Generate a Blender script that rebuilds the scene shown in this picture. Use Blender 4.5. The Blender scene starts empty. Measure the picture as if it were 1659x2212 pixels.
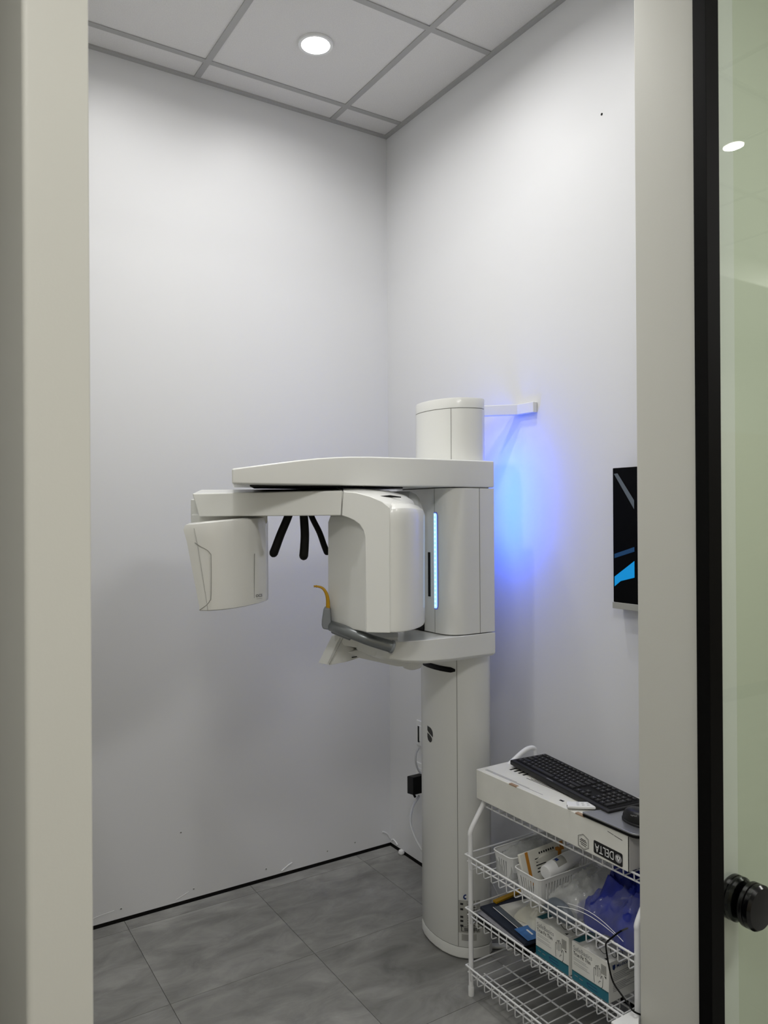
import bpy, bmesh, math, random
from mathutils import Vector, Matrix
random.seed(7)
S = bpy.context.scene
COL = S.collection
PI = math.pi

# ---------------------------------------------------------------- camera
FPX, YAW, PITCH, ROLL = 1647.13, 0.56532, 0.0017817, -0.006007
CAM = Vector((-1.90627, -2.9647, 1.53044))
WPX, HPX = 1659.0, 2212.0
cF = Vector((math.sin(YAW)*math.cos(PITCH), math.cos(YAW)*math.cos(PITCH), math.sin(PITCH)))
r0 = Vector((math.cos(YAW), -math.sin(YAW), 0)); u0 = r0.cross(cF)
cR = math.cos(ROLL)*r0 + math.sin(ROLL)*u0
cU = -math.sin(ROLL)*r0 + math.cos(ROLL)*u0
cd = bpy.data.cameras.new('camera'); cam = bpy.data.objects.new('camera', cd); COL.objects.link(cam)
cam.matrix_world = Matrix(((cR.x, cU.x, -cF.x, CAM.x), (cR.y, cU.y, -cF.y, CAM.y), (cR.z, cU.z, -cF.z, CAM.z), (0, 0, 0, 1)))
cd.sensor_fit = 'VERTICAL'; cd.sensor_height = 36.0; cd.lens = FPX/HPX*36.0
cd.clip_start = 0.02; cd.clip_end = 60
cd.dof.use_dof = True; cd.dof.focus_distance = 2.55; cd.dof.aperture_fstop = 8.0
S.camera = cam

# ---------------------------------------------------------------- world, exposure
w = bpy.data.worlds.new('world'); S.world = w; w.use_nodes = True
w.node_tree.nodes['Background'].inputs[0].default_value = (0.9, 0.95, 1.0, 1)
w.node_tree.nodes['Background'].inputs[1].default_value = 0.02
S.view_settings.view_transform = 'Standard'; S.view_settings.look = 'None'
S.view_settings.gamma = 1; S.view_settings.use_curve_mapping = False
S.view_settings.exposure = 0.14
P_ROOM, P_ROOM_FILL, P_HALL, P_ADDED_PANEL, P_BLUE = 1.65, 5.2, 6.0, 26.5, 1.15
HC = 3.263            # ceiling height

def at(px, py, d):    # a point of the photograph at a measured distance in front of the lens
    return CAM + d*(cF + cR*((px-WPX/2)/FPX) - cU*((py-HPX/2)/FPX))

# ---------------------------------------------------------------- materials
def lin(c):
    return tuple(((v/12.92) if v <= 0.04045 else ((v+0.055)/1.055)**2.4) for v in (x/255 for x in c)) + (1,)
def mat(name, rgb, rough=0.5, metal=0.0, coat=0.0, bump=0.0, bscale=200, var=0.0, vscale=6, trans=0.0, alpha=1.0, ior=1.45, emit=0.0, spec=0.5):
    m = bpy.data.materials.new(name); m.use_nodes = True
    nt = m.node_tree; b = nt.nodes['Principled BSDF']
    c = lin(rgb)
    b.inputs['Base Color'].default_value = c
    b.inputs['Roughness'].default_value = rough; b.inputs['Metallic'].default_value = metal
    b.inputs['Coat Weight'].default_value = coat; b.inputs['Coat Roughness'].default_value = 0.12
    b.inputs['Transmission Weight'].default_value = trans; b.inputs['IOR'].default_value = ior
    b.inputs['Alpha'].default_value = alpha; b.inputs['Specular IOR Level'].default_value = spec
    if emit:
        b.inputs['Emission Color'].default_value = c; b.inputs['Emission Strength'].default_value = emit
    tc = nt.nodes.new('ShaderNodeTexCoord')
    if var:
        n = nt.nodes.new('ShaderNodeTexNoise'); n.inputs['Scale'].default_value = vscale; n.inputs['Detail'].default_value = 6
        r = nt.nodes.new('ShaderNodeMapRange'); r.inputs['To Min'].default_value = 1-var; r.inputs['To Max'].default_value = 1+var
        r.inputs['From Min'].default_value = 0.3; r.inputs['From Max'].default_value = 0.7
        x = nt.nodes.new('ShaderNodeMix'); x.data_type = 'RGBA'; x.blend_type = 'MULTIPLY'; x.inputs[0].default_value = 1
        x.inputs[6].default_value = c
        nt.links.new(tc.outputs['Object'], n.inputs['Vector']); nt.links.new(n.outputs['Fac'], r.inputs['Value'])
        nt.links.new(r.outputs['Result'], x.inputs[7]); nt.links.new(x.outputs[2], b.inputs['Base Color'])
    if bump:
        n = nt.nodes.new('ShaderNodeTexNoise'); n.inputs['Scale'].default_value = bscale; n.inputs['Detail'].default_value = 4
        u = nt.nodes.new('ShaderNodeBump'); u.inputs['Strength'].default_value = bump; u.inputs['Distance'].default_value = 0.002
        nt.links.new(tc.outputs['Object'], n.inputs['Vector']); nt.links.new(n.outputs['Fac'], u.inputs['Height'])
        nt.links.new(u.outputs['Normal'], b.inputs['Normal'])
    return m

M = {}
M['wall'] = mat('painted_wall', (227, 228, 231), 0.42, bump=0.06, bscale=260, spec=0.35)
M['wall_hall'] = mat('painted_hall_wall', (206, 206, 199), 0.5, bump=0.06, bscale=260)
M['wall_sage'] = mat('pale_sage_wall', (208, 213, 202), 0.5, bump=0.05)
M['ceil_tile'] = mat('mineral_fibre_tile', (224, 223, 223), 0.95, bump=0.5, bscale=420, var=0.045, vscale=260)
M['trim'] = mat('white_casing_paint', (222, 224, 224), 0.75, spec=0.2)
M['grid'] = mat('grid_bar_paint', (172, 172, 172), 0.5)
M['dark'] = mat('dark_gap', (16, 15, 15), 0.9)
M['mach'] = mat('machine_white_lacquer', (232, 233, 230), 0.30, coat=0.35)
M['mach2'] = mat('machine_white_gloss', (226, 226, 222), 0.16, coat=0.6)
M['seam'] = mat('panel_seam', (140, 140, 135), 0.8)
M['black'] = mat('black_plastic', (5, 5, 5), 0.55, spec=0.25)
M['blackgloss'] = mat('black_gloss', (5, 5, 7), 0.18)
M['blackmetal'] = mat('black_door_frame', (3, 3, 3), 0.55, spec=0.13)
M['grey'] = mat('grey_handle_metal', (128, 132, 134), 0.33, metal=0.55)
M['greyplastic'] = mat('grey_plastic', (128, 132, 136), 0.55)
M['yellow'] = mat('mustard_plastic', (186, 142, 14), 0.4)
M['plate'] = mat('rating_plate', (166, 166, 160), 0.5)
M['ink'] = mat('black_ink', (24, 24, 26), 0.7)
M['inkgrey'] = mat('grey_ink', (150, 150, 152), 0.7)
M['logo'] = mat('charcoal_logo', (48, 48, 46), 0.5)
M['blueink'] = mat('navy_ink', (30, 52, 110), 0.6)
M['rack'] = mat('white_coated_wire', (238, 239, 241), 0.35, coat=0.2)
M['card'] = mat('white_cardboard', (226, 226, 220), 0.85, bump=0.12, bscale=300, var=0.04, vscale=14)
M['cardend'] = mat('greyish_cardboard_end', (190, 188, 186), 0.85, bump=0.12, bscale=300)
M['kraft'] = mat('kraft_board', (168, 142, 118), 0.9)
M['glovecard'] = mat('glove_carton', (236, 236, 231), 0.6)
M['teal'] = mat('teal_print', (42, 118, 138), 0.55)
M['tealdark'] = mat('dark_teal_print', (34, 92, 102), 0.55)
M['key'] = mat('black_key', (22, 22, 24), 0.5)
M['legend'] = mat('key_legend', (150, 150, 150), 0.6)
M['kbd'] = mat('keyboard_body', (14, 14, 15), 0.42)
M['silver'] = mat('silver_laptop_lid', (168, 170, 174), 0.34, metal=0.75)
M['white'] = mat('white_plastic', (236, 237, 238), 0.35, coat=0.15)
M['bin'] = mat('white_polypropylene', (225, 226, 226), 0.45)
M['film'] = mat('frosted_pouch_film', (196, 198, 196), 0.25, trans=0.0, alpha=0.42, var=0.12, vscale=40)
M['clear'] = mat('clear_plastic_film', (225, 228, 234), 0.06, alpha=0.07, spec=1.0, coat=1.0)
M['blue'] = mat('blue_fabric', (9, 30, 128), 0.6, var=0.3, vscale=18)
M['paper'] = mat('white_paper', (218, 217, 208), 0.85)
M['navy'] = mat('navy_folder', (30, 38, 54), 0.5)
M['slate'] = mat('slate_folder', (86, 94, 102), 0.5)
M['photo'] = mat('grey_print', (142, 142, 148), 0.6)
M['bluecard'] = mat('blue_leaflet', (64, 114, 176), 0.4)
M['glove'] = mat('white_latex', (224, 222, 208), 0.6, var=0.05, vscale=30)
M['orange'] = mat('orange_stripe', (190, 128, 40), 0.6)
M['cord'] = mat('grey_cord', (196, 198, 200), 0.5)
M['tan'] = mat('tan_laminate', (196, 184, 160), 0.5)
M['lens'] = mat('led_lens', (255, 252, 246), 0.5, emit=14)
M['panel'] = mat('added_panel_diffuser', (255, 252, 246), 0.6, emit=2.5)
M['led'] = mat('blue_led_diffuser', (30, 120, 255), 0.4, emit=5)
M['led2'] = mat('pale_blue_led', (165, 212, 255), 0.4, emit=1.0)
M['led3'] = mat('bright_led_dot', (190, 228, 255), 0.4, emit=1.3)
M['leddim'] = mat('violet_rim', (150, 160, 255), 0.3)
M['screen'] = mat('dark_screen', (2, 2, 3), 0.4, spec=0.1)
M['scr_blue'] = mat('screen_blue_stripe', (0, 120, 180), 0.5, emit=0.75)
M['scr_dim'] = mat('screen_dim_blue_stripe', (10, 48, 82), 0.5, emit=0.6)
M['scr_grey'] = mat('screen_grey_stripe', (62, 68, 74), 0.5, emit=0.8)
def make_glass():     # thin tinted sheet: clear transmission plus mirror reflection that grows towards grazing angles
    m = bpy.data.materials.new('tinted_door_glass'); m.use_nodes = True; nt = m.node_tree
    nt.nodes.remove(nt.nodes['Principled BSDF']); out = nt.nodes['Material Output']
    tr = nt.nodes.new('ShaderNodeBsdfTransparent'); tr.inputs[0].default_value = (0.955, 0.978, 0.945, 1)
    gl = nt.nodes.new('ShaderNodeBsdfGlossy'); gl.inputs['Roughness'].default_value = 0.0
    lw = nt.nodes.new('ShaderNodeLayerWeight'); lw.inputs[0].default_value = 0.5
    pw = nt.nodes.new('ShaderNodeMath'); pw.operation = 'POWER'; pw.inputs[1].default_value = 5
    fr = nt.nodes.new('ShaderNodeMath'); fr.operation = 'MULTIPLY_ADD'; fr.inputs[1].default_value = 0.96; fr.inputs[2].default_value = 0.04
    nt.links.new(lw.outputs['Facing'], pw.inputs[0]); nt.links.new(pw.outputs[0], fr.inputs[0])
    mx = nt.nodes.new('ShaderNodeMixShader')
    nt.links.new(fr.outputs[0], mx.inputs[0]); nt.links.new(tr.outputs[0], mx.inputs[1]); nt.links.new(gl.outputs[0], mx.inputs[2])
    nt.links.new(mx.outputs[0], out.inputs[0]); return m
M['glass'] = make_glass()
def make_floor():
    m = bpy.data.materials.new('grey_vinyl_tile'); m.use_nodes = True; nt = m.node_tree; b = nt.nodes['Principled BSDF']
    g = nt.nodes.new('ShaderNodeNewGeometry'); oi = nt.nodes.new('ShaderNodeObjectInfo')
    mp = nt.nodes.new('ShaderNodeVectorMath'); mp.operation = 'ADD'
    sc = nt.nodes.new('ShaderNodeVectorMath'); sc.operation = 'SCALE'; sc.inputs['Scale'].default_value = 9
    cb = nt.nodes.new('ShaderNodeCombineXYZ')
    nt.links.new(oi.outputs['Random'], cb.inputs[0]); nt.links.new(oi.outputs['Random'], cb.inputs[2])
    nt.links.new(cb.outputs[0], sc.inputs[0]); nt.links.new(g.outputs['Position'], mp.inputs[0]); nt.links.new(sc.outputs[0], mp.inputs[1])
    st = nt.nodes.new('ShaderNodeMapping'); st.inputs['Scale'].default_value = (1.0, 1.9, 1)
    nt.links.new(mp.outputs[0], st.inputs['Vector'])
    n = nt.nodes.new('ShaderNodeTexNoise'); n.inputs['Scale'].default_value = 5.5; n.inputs['Detail'].default_value = 9; n.inputs['Roughness'].default_value = 0.62; n.inputs['Distortion'].default_value = 0.6
    nt.links.new(st.outputs[0], n.inputs['Vector'])
    cr = nt.nodes.new('ShaderNodeValToRGB'); e = cr.color_ramp.elements
    e[0].position = 0.30; e[0].color = lin((122, 122, 120)); e[1].position = 0.72; e[1].color = lin((166, 166, 163))
    nt.links.new(n.outputs['Fac'], cr.inputs[0])
    hv = nt.nodes.new('ShaderNodeHueSaturation'); mr = nt.nodes.new('ShaderNodeMapRange'); mr.inputs['To Min'].default_value = 0.93; mr.inputs['To Max'].default_value = 1.06
    nt.links.new(oi.outputs['Random'], mr.inputs[0]); nt.links.new(mr.outputs[0], hv.inputs['Value']); nt.links.new(cr.outputs[0], hv.inputs['Color'])
    nt.links.new(hv.outputs[0], b.inputs['Base Color'])
    b.inputs['Roughness'].default_value = 0.5; b.inputs['Specular IOR Level'].default_value = 0.35
    return m
M['floor'] = make_floor()

# ---------------------------------------------------------------- builders
WL = {}               # world origin of each object, children are placed relative to it
def link(o, parent, loc):
    COL.objects.link(o); WL[o.name] = Vector(loc)
    if parent is not None:
        o.parent = parent; o.location = Vector(loc) - WL[parent.name]
    else:
        o.location = loc
    return o
def empty(name, loc, label, cat, group=None):
    o = bpy.data.objects.new(name, None); o.empty_display_size = 0.05
    link(o, None, loc); o['label'] = label; o['category'] = cat
    if group: o['group'] = group
    return o
def tag(o, label, cat, group=None):
    o['label'] = label; o['category'] = cat
    if group: o['group'] = group
    return o
class MB:
    def __init__(s): s.v = []; s.f = []
    def add(s, vs, fs):
        b = len(s.v); s.v += [Vector(v) for v in vs]; s.f += [[i+b for i in f] for f in fs]; return s
    def box(s, x0, x1, y0, y1, z0, z1):
        return s.add([(x0,y0,z0),(x1,y0,z0),(x1,y1,z0),(x0,y1,z0),(x0,y0,z1),(x1,y0,z1),(x1,y1,z1),(x0,y1,z1)],
                     [[3,2,1,0],[4,5,6,7],[0,1,5,4],[1,2,6,5],[2,3,7,6],[3,0,4,7]])
    def obox(s, o, ex, ey, ez):   # box from a corner and three edge vectors
        o, ex, ey, ez = map(Vector, (o, ex, ey, ez)); b = len(s.v)
        return s.add([o, o+ex, o+ex+ey, o+ey, o+ez, o+ex+ez, o+ex+ey+ez, o+ey+ez],
                     [[3,2,1,0],[4,5,6,7],[0,1,5,4],[1,2,6,5],[2,3,7,6],[3,0,4,7]])
    def loft(s, bot, top, cap=True):
        n = len(bot); fs = [[i, (i+1) % n, n+(i+1) % n, n+i] for i in range(n)]
        if cap: fs += [list(range(n))[::-1], list(range(n, 2*n))]
        return s.add(list(bot)+list(top), fs)
    def rings(s, rs, cap=True, closed=True):
        n = len(rs[0]); fs = []
        for k in range(len(rs)-1):
            for i in range(n if closed else n-1):
                j = (i+1) % n; fs.append([k*n+i, k*n+j, (k+1)*n+j, (k+1)*n+i])
        if cap: fs += [list(range(n))[::-1], [(len(rs)-1)*n+i for i in range(n)]]
        return s.add([p for r in rs for p in r], fs)
    def prism(s, plan, z0, z1):
        return s.loft([(x, y, z0) for x, y in plan], [(x, y, z1) for x, y in plan])
    def tube(s, pts, r, sides=8, closed=False, cap=True):
        pts = [Vector(p) for p in pts]; n = len(pts)
        rad = r if isinstance(r, (list, tuple)) else [r]*n
        T = []
        for i in range(n):
            a = pts[i-1] if (i > 0 or closed) else pts[i]; b = pts[(i+1) % n] if (i < n-1 or closed) else pts[i]
            T.append((b-a).normalized())
        up = Vector((0, 0, 1)) if abs(T[0].z) < 0.9 else Vector((1, 0, 0))
        nrm = (up - T[0]*up.dot(T[0])).normalized(); rs = []
        for i in range(n):
            nrm = (nrm - T[i]*nrm.dot(T[i])).normalized(); bi = T[i].cross(nrm)
            rs.append([pts[i] + rad[i]*(math.cos(2*PI*k/sides)*nrm + math.sin(2*PI*k/sides)*bi) for k in range(sides)])
        if closed: rs.append(rs[0]); return s.rings(rs, cap=False)
        return s.rings(rs, cap)
    def lathe(s, prof, o, ax, n=32):     # profile of (radius, distance along the axis)
        o = Vector(o); ax = Vector(ax).normalized(); t = Vector((0, 0, 1)) if abs(ax.z) < 0.9 else Vector((1, 0, 0))
        a = (t - ax*t.dot(ax)).normalized(); b = ax.cross(a)
        return s.rings([[o + ax*h + r*(math.cos(2*PI*k/n)*a + math.sin(2*PI*k/n)*b) for k in range(n)] for r, h in prof])
    def build(s, name, m, parent=None, bevel=0.0, seg=3, smooth=True, angle=35, sub=0, solid=0, org=None):
        me = bpy.data.meshes.new(name)
        lo = Vector([min(v[i] for v in s.v) for i in range(3)]); hi = Vector([max(v[i] for v in s.v) for i in range(3)])
        c = (lo+hi)/2 if org is None else Vector(org)
        if org is None and parent is None: c.z = lo.z
        me.from_pydata([v-c for v in s.v], [], s.f)
        bm = bmesh.new(); bm.from_mesh(me); bmesh.ops.recalc_face_normals(bm, faces=bm.faces); bm.to_mesh(me); bm.free()
        me.materials.append(m)
        for p in me.polygons: p.use_smooth = smooth
        if smooth and not bevel: me.set_sharp_from_angle(angle=math.radians(angle))
        o = bpy.data.objects.new(name, me); link(o, parent, c)
        if solid:
            md = o.modifiers.new('solid', 'SOLIDIFY'); md.thickness = solid; md.offset = 0
        if bevel:
            md = o.modifiers.new('bevel', 'BEVEL'); md.width = bevel; md.segments = seg; md.limit_method = 'ANGLE'; md.angle_limit = math.radians(30)
            md.harden_normals = False
            o.modifiers.new('wn', 'WEIGHTED_NORMAL').keep_sharp = True
        if sub:
            md = o.modifiers.new('sub', 'SUBSURF'); md.levels = sub; md.render_levels = sub
        return o
def struct(o): o['kind'] = 'structure'; return o
def smoothpath(pts, n=8):
    pts = [Vector(p) for p in pts]; out = []
    P = [pts[0]*2-pts[1]] + pts + [pts[-1]*2-pts[-2]]
    for i in range(1, len(P)-2):
        a, b, c, d = P[i-1:i+3]
        for k in range(n):
            t = k/n; out.append(0.5*((2*b)+(c-a)*t+(2*a-5*b+4*c-d)*t*t+(3*b-a-3*c+d)*t**3))
    return out + [pts[-1]]
def roundpoly(P, r, n=6):           # plan polygon with rounded corners, r one value or one per corner
    out = []; m = len(P)
    for i in range(m):
        p = Vector(P[i]); a = Vector(P[i-1]); b = Vector(P[(i+1) % m]); rr = r[i] if isinstance(r, (list, tuple)) else r
        if rr <= 0: out.append(tuple(p)); continue
        u = (a-p).normalized(); v = (b-p).normalized(); ang = u.angle(v); d = min(rr/math.tan(ang/2), (a-p).length*.49, (b-p).length*.49)
        p0, p1 = p+u*d, p+v*d
        for k in range(n+1):
            t = k/n; out.append(tuple((1-t)**2*p0 + 2*t*(1-t)*p + t*t*p1))
    return out
_dg = None
def text(name, s, size, o, xd, yd, m, parent, align='LEFT', bold=0.0, fit=None):
    """Lettering as a thin mesh: o = baseline start, xd/yd = reading and up directions; fit = (width, height) in metres."""
    cu = bpy.data.curves.new('t', 'FONT'); cu.body = s; cu.size = 1; cu.align_x = align; cu.offset = bold; cu.resolution_u = 3
    ob = bpy.data.objects.new('t', cu); COL.objects.link(ob)
    dg = bpy.context.evaluated_depsgraph_get(); dg.update()
    me = bpy.data.meshes.new_from_object(ob.evaluated_get(dg)); bpy.data.objects.remove(ob)
    xd = Vector(xd).normalized(); yd = Vector(yd).normalized(); o = Vector(o)
    vs = [v.co.copy() for v in me.vertices]; fs = [list(p.vertices) for p in me.polygons]; bpy.data.meshes.remove(me)
    sx = sy = size
    if fit:
        w_ = max(v.x for v in vs)-min(v.x for v in vs); h_ = max(v.y for v in vs)-min(v.y for v in vs); sx = fit[0]/w_; sy = fit[1]/h_
        x0 = min(v.x for v in vs); y0 = min(v.y for v in vs)
        for v in vs: v.x -= x0; v.y -= y0
    b = MB(); b.add([o + xd*v.x*sx + yd*v.y*sy for v in vs], fs)
    return b.build(name, m, parent, smooth=False)
def strokes(polys, wd, o, xd, yd, lift=0.0004):      # flat printed lines
    o, xd, yd = Vector(o), Vector(xd).normalized(), Vector(yd).normalized(); nn = xd.cross(yd); b = MB()
    for pl in polys:
        pp = [Vector((x, y)) for x, y in pl]; L = []; R = []
        for i in range(len(pp)):
            t = (pp[min(i+1, len(pp)-1)] - pp[max(i-1, 0)]).normalized(); q = Vector((-t.y, t.x))*wd/2
            L.append(pp[i]+q); R.append(pp[i]-q)
        vs = [o+xd*a.x+yd*a.y+nn*lift for a in L] + [o+xd*a.x+yd*a.y+nn*lift for a in R]; n = len(pp)
        b.add(vs, [[i, i+1, n+i+1, n+i] for i in range(n-1)])
    return b
def patch(o, xd, yd, pts, lift=0.0004):
    o, xd, yd = Vector(o), Vector(xd).normalized(), Vector(yd).normalized(); nn = xd.cross(yd)
    return MB().add([o+xd*x+yd*y+nn*lift for x, y in pts], [list(range(len(pts)))])
def rect(x, y, w_, h_): return [(x, y), (x+w_, y), (x+w_, y+h_), (x, y+h_)]

# ================================================================ room shell
XL, YF = -1.685, -1.742       # left partition's room face, front wall's room face
YH = -1.910                   # front wall's hall face
fl = struct(MB().box(-3.5, 6.3, -5.0, 0.12, -0.12, -0.006).build('floor', M['dark'], smooth=False))
tile_mesh = None
def floor_tile(x0, x1, y0, y1):
    g = 0.0008
    b = MB().box(x0+g, x1-g, y0+g, y1-g, -0.006, 0.0)
    o = b.build('floor_tile', M['floor'], fl, smooth=False)
xs = [-0.19-0.505*k for k in range(-1, 4)]; xs[0] = 0.0
xs = [0.0] + [-0.19-0.505*k for k in range(0, 4)]
ys = [-0.007] + [-0.077-0.51*k for k in range(0, 4)]
for i in range(len(xs)-1):
    for j in range(len(ys)-1):
        x0, x1 = max(xs[i+1], XL), xs[i]; floor_tile(x0, x1 - (0.006 if i == 0 else 0), ys[j+1], ys[j])
for i in range(-3, 12):       # hall floor, same tile, seen only from further back
    for j in range(6):
        floor_tile(-1.705+0.505*i, -1.2+0.505*i, -2.117-0.51*(j), -1.607-0.51*j) if j else None

wb = struct(MB().box(-3.5, 0.1, 0.0, 0.1, 0.011, 3.6).build('wall_back', M['wall'], smooth=False))
wr = struct(MB().box(0.0, 0.1, YF, 0.0, 0.011, 3.6).build('wall_right', M['wall'], smooth=False))
gp = MB().box(-1.7, 0.0, 0.004, 0.1, -0.02, 0.012).build('floor_gap', M['dark'], wb, smooth=False)
MB().box(0.004, 0.1, YF, 0.0, -0.02, 0.012).build('floor_gap', M['dark'], wr, smooth=False)
wl = struct(MB().prism(roundpoly([(-1.769, -1.865), (XL, -1.865), (XL, 0.0), (-1.769, 0.0)], [0.009, 0.003, 0, 0], 6), 0.0, 3.6).build('wall_left', M['wall_hall'], angle=50))
wf = struct(MB().prism(roundpoly([(-0.41, YH), (6.2, YH), (6.2, YF), (-0.41, YF)], [0.003, 0, 0, 0.003], 4), 0.0, 3.6).build('wall_front', M['wall_hall'], angle=50))
MB().box(XL, -0.41, YH, YF, 2.95, 3.6).build('wall_header', M['wall_hall'], wf, smooth=False)
struct(MB().box(-3.6, -3.5, -5.0, 0.1, 0, 3.6).build('wall_hall_left', M['wall_hall'], smooth=False))
struct(MB().box(6.2, 6.3, -5.0, YH, 0, 3.6).build('wall_hall_right', M['wall_hall'], smooth=False))
wh = struct(MB().box(-3.6, 6.3, -5.1, -5.0, 0, 3.6).build('wall_hall_back', M['wall_hall'], smooth=False))
MB().box(-3.5, 6.2, -5.0, -4.95, 0.0, 2.22).build('wall_panel', M['tan'], wh, smooth=False)
struct(MB().box(-3.5, 6.2, -5.0, -4.0, 3.08, 3.6).build('trim_1', M['wall_hall'], smooth=False))   # bulkhead of the hall

# little flaws of the paint work
def dimple(x, z):
    b = MB().lathe([(0.0015, -0.0008), (0.0035, 0.0003), (0.0052, 0.0008), (0.006, 0.0)], (x, 0, z), (0, -1, 0), 10)
    b.build('screw_dimple', M['wall'], wb)
    MB().lathe([(0.0022, 0.0006), (0.0022, 0.0012)], (x, 0, z), (0, -1, 0), 8).build('screw_head', M['seam'], wb)
for x, z in ((-1.21, 0.045), (-0.93, 0.045), (-0.62, 0.045), (-0.33, 0.05), (-0.19, 0.055), (-0.98, 0.28)): dimple(x, z)
def drip(pts, r, parent): MB().tube(smoothpath(pts, 5), r, 6).build('paint_drip', M['wall'], parent)
drip([(-1.36, 0, 0.025), (-1.30, 0, 0.040), (-1.235, 0, 0.046)], 0.0013, wb)
drip([(-0.55, 0, 0.018), (-0.52, 0, 0.035), (-0.50, 0, 0.042)], 0.003, wb)
drip([(-1.0, 0, 0.022), (-0.95, 0, 0.040)], 0.0012, wb)
drip([(-0.045, 0, 0.07), (-0.02, 0, 0.055), (-0.004, 0, 0.03)], 0.004, wb)
drip([(0, -0.01, 0.025), (0, -0.03, 0.032), (0, -0.06, 0.02)], 0.004, wr)
MB().lathe([(0.001, 0), (0.004, 0.001), (0.003, 0.002)], (0, -1.279, 2.807), (-1, 0, 0), 8).build('black_nick', M['black'], wr)

# ceiling: slab, tiles, grid bars
ce = struct(MB().box(-3.5, 6.2, -5.0, 0.1, 3.29, 3.7).build('ceiling', M['dark'], smooth=False))
gx = [-0.295-0.61*k for k in range(-11, 6)]; gy = [-0.1445-0.61*k for k in range(0, 8)]
def ceil_tile(x0, x1, y0, y1):
    MB().box(x0+.011, x1-.011, y0+.011, y1-.011, HC+0.004, HC+0.02).build('ceiling_tile', M['ceil_tile'], ce, smooth=False)
def bars(xs_, ys_, xa, xb, ya, yb):
    for x in xs_:
        if xa < x < xb: MB().box(x-.012, x+.012, ya, yb, HC, HC+0.012).build('grid_bar', M['grid'], ce, smooth=False)
    yy = [yb] + [y for y in ys_ if ya < y < yb] + [ya]; xx = [xb] + [x for x in sorted(xs_, reverse=True) if xa < x < xb] + [xa]
    for y in ys_:
        if ya < y < yb:
            for i in range(len(xx)-1):
                MB().box(xx[i+1]+.012, xx[i]-.012, y-.012, y+.012, HC, HC+0.012).build('grid_bar', M['grid'], ce, smooth=False)
    for i in range(len(xx)-1):
        for j in range(len(yy)-1): ceil_tile(xx[i+1], xx[i], yy[j+1], yy[j])
bars(gx, gy, XL, 0.0, YF, 0.0)
bars([-0.4+.61*k for k in range(-5, 11)], [-2.2-.61*k for k in range(3)], -3.5, 6.2, -4.0, YH)
# wall angle that carries the tile edges
struct(MB().box(XL, 0, -0.022, 0, HC-0.003, HC+0.03).build('trim_2', M['grid'], smooth=False))
struct(MB().box(-0.022, 0, YF, -0.022, HC-0.003, HC+0.03).build('trim_3', M['grid'], smooth=False))

# ---------------------------------------------------------------- ceiling lights (lamp inside each builder)
def ceiling_light(x, y, label, power, group='recessed ceiling lights', k=1.0):
    t = empty('ceiling_light', (x, y, HC), label, 'ceiling light', group)
    MB().lathe([(0.053*k, 0.004), (0.053*k, -0.004), (0.0635*k, -0.0045), (0.065*k, 0.0), (0.065*k, 0.004)], (x, y, HC), (0, 0, 1), 40).build('trim_ring', M['white'], t)
    MB().lathe([(0.0525*k, -0.001), (0.0525*k, 0.003)], (x, y, HC), (0, 0, 1), 40).build('lens', M['lens'], t)
    ld = bpy.data.lights.new('lamp', 'AREA'); ld.shape = 'DISK'; ld.size = 0.10*k; ld.energy = power; ld.color = (1.0, 0.985, 0.96); ld.spread = math.radians(160)
    lo = bpy.data.objects.new('lamp', ld); COL.objects.link(lo); lo.parent = t; lo.location = (0, 0, -0.008)
ceiling_light(-0.604, -0.460, 'round white recessed light in the ceiling above the machine, the one in view', P_ROOM)
ceiling_light(-1.200, -0.460, 'recessed ceiling light whose glow shows at the top left edge of the ceiling', P_ROOM)
ceiling_light(1.43, -3.12, 'recessed hallway light mirrored as a bright oval in the glass door', P_HALL, k=0.75)
for x, sd in ((-0.604, 'right'), (-1.200, 'left')):  # unseen second row, added to light the room more evenly
    ceiling_light(x, -1.07, sd + ' added fill light of an unseen second row, just above the top of the picture', P_ROOM_FILL, 'added second row of fill lights')
def added_panel_light(x, y, label):  # unseen panels added to brighten front surfaces and soften the hall's shadows
    t = empty('added_panel_light', (x, y, HC), label, 'ceiling light', 'added hallway fill panels')
    MB().box(x-.60, x+.60, y-.30, y+.30, HC-0.006, HC+0.004).build('panel_frame', M['white'], t, bevel=0.002)
    MB().box(x-.57, x+.57, y-.27, y+.27, HC-0.008, HC-0.005).build('diffuser', M['panel'], t, smooth=False)
    ld = bpy.data.lights.new('lamp', 'AREA'); ld.shape = 'RECTANGLE'; ld.size = 1.1; ld.size_y = 0.5; ld.energy = P_ADDED_PANEL; ld.color = (1.0, 0.985, 0.955)
    lo = bpy.data.objects.new('lamp', ld); COL.objects.link(lo); lo.parent = t; lo.location = (0, 0, -0.014)
added_panel_light(-2.5, -3.30, 'unseen oblong fill panel added behind the left of the doorway, outside the picture')
added_panel_light(-0.2, -3.55, 'unseen oblong fill panel added behind the doorway, outside the picture')
added_panel_light(3.6, -3.45, 'unseen oblong fill panel added far down the hallway, outside the picture')

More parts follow.
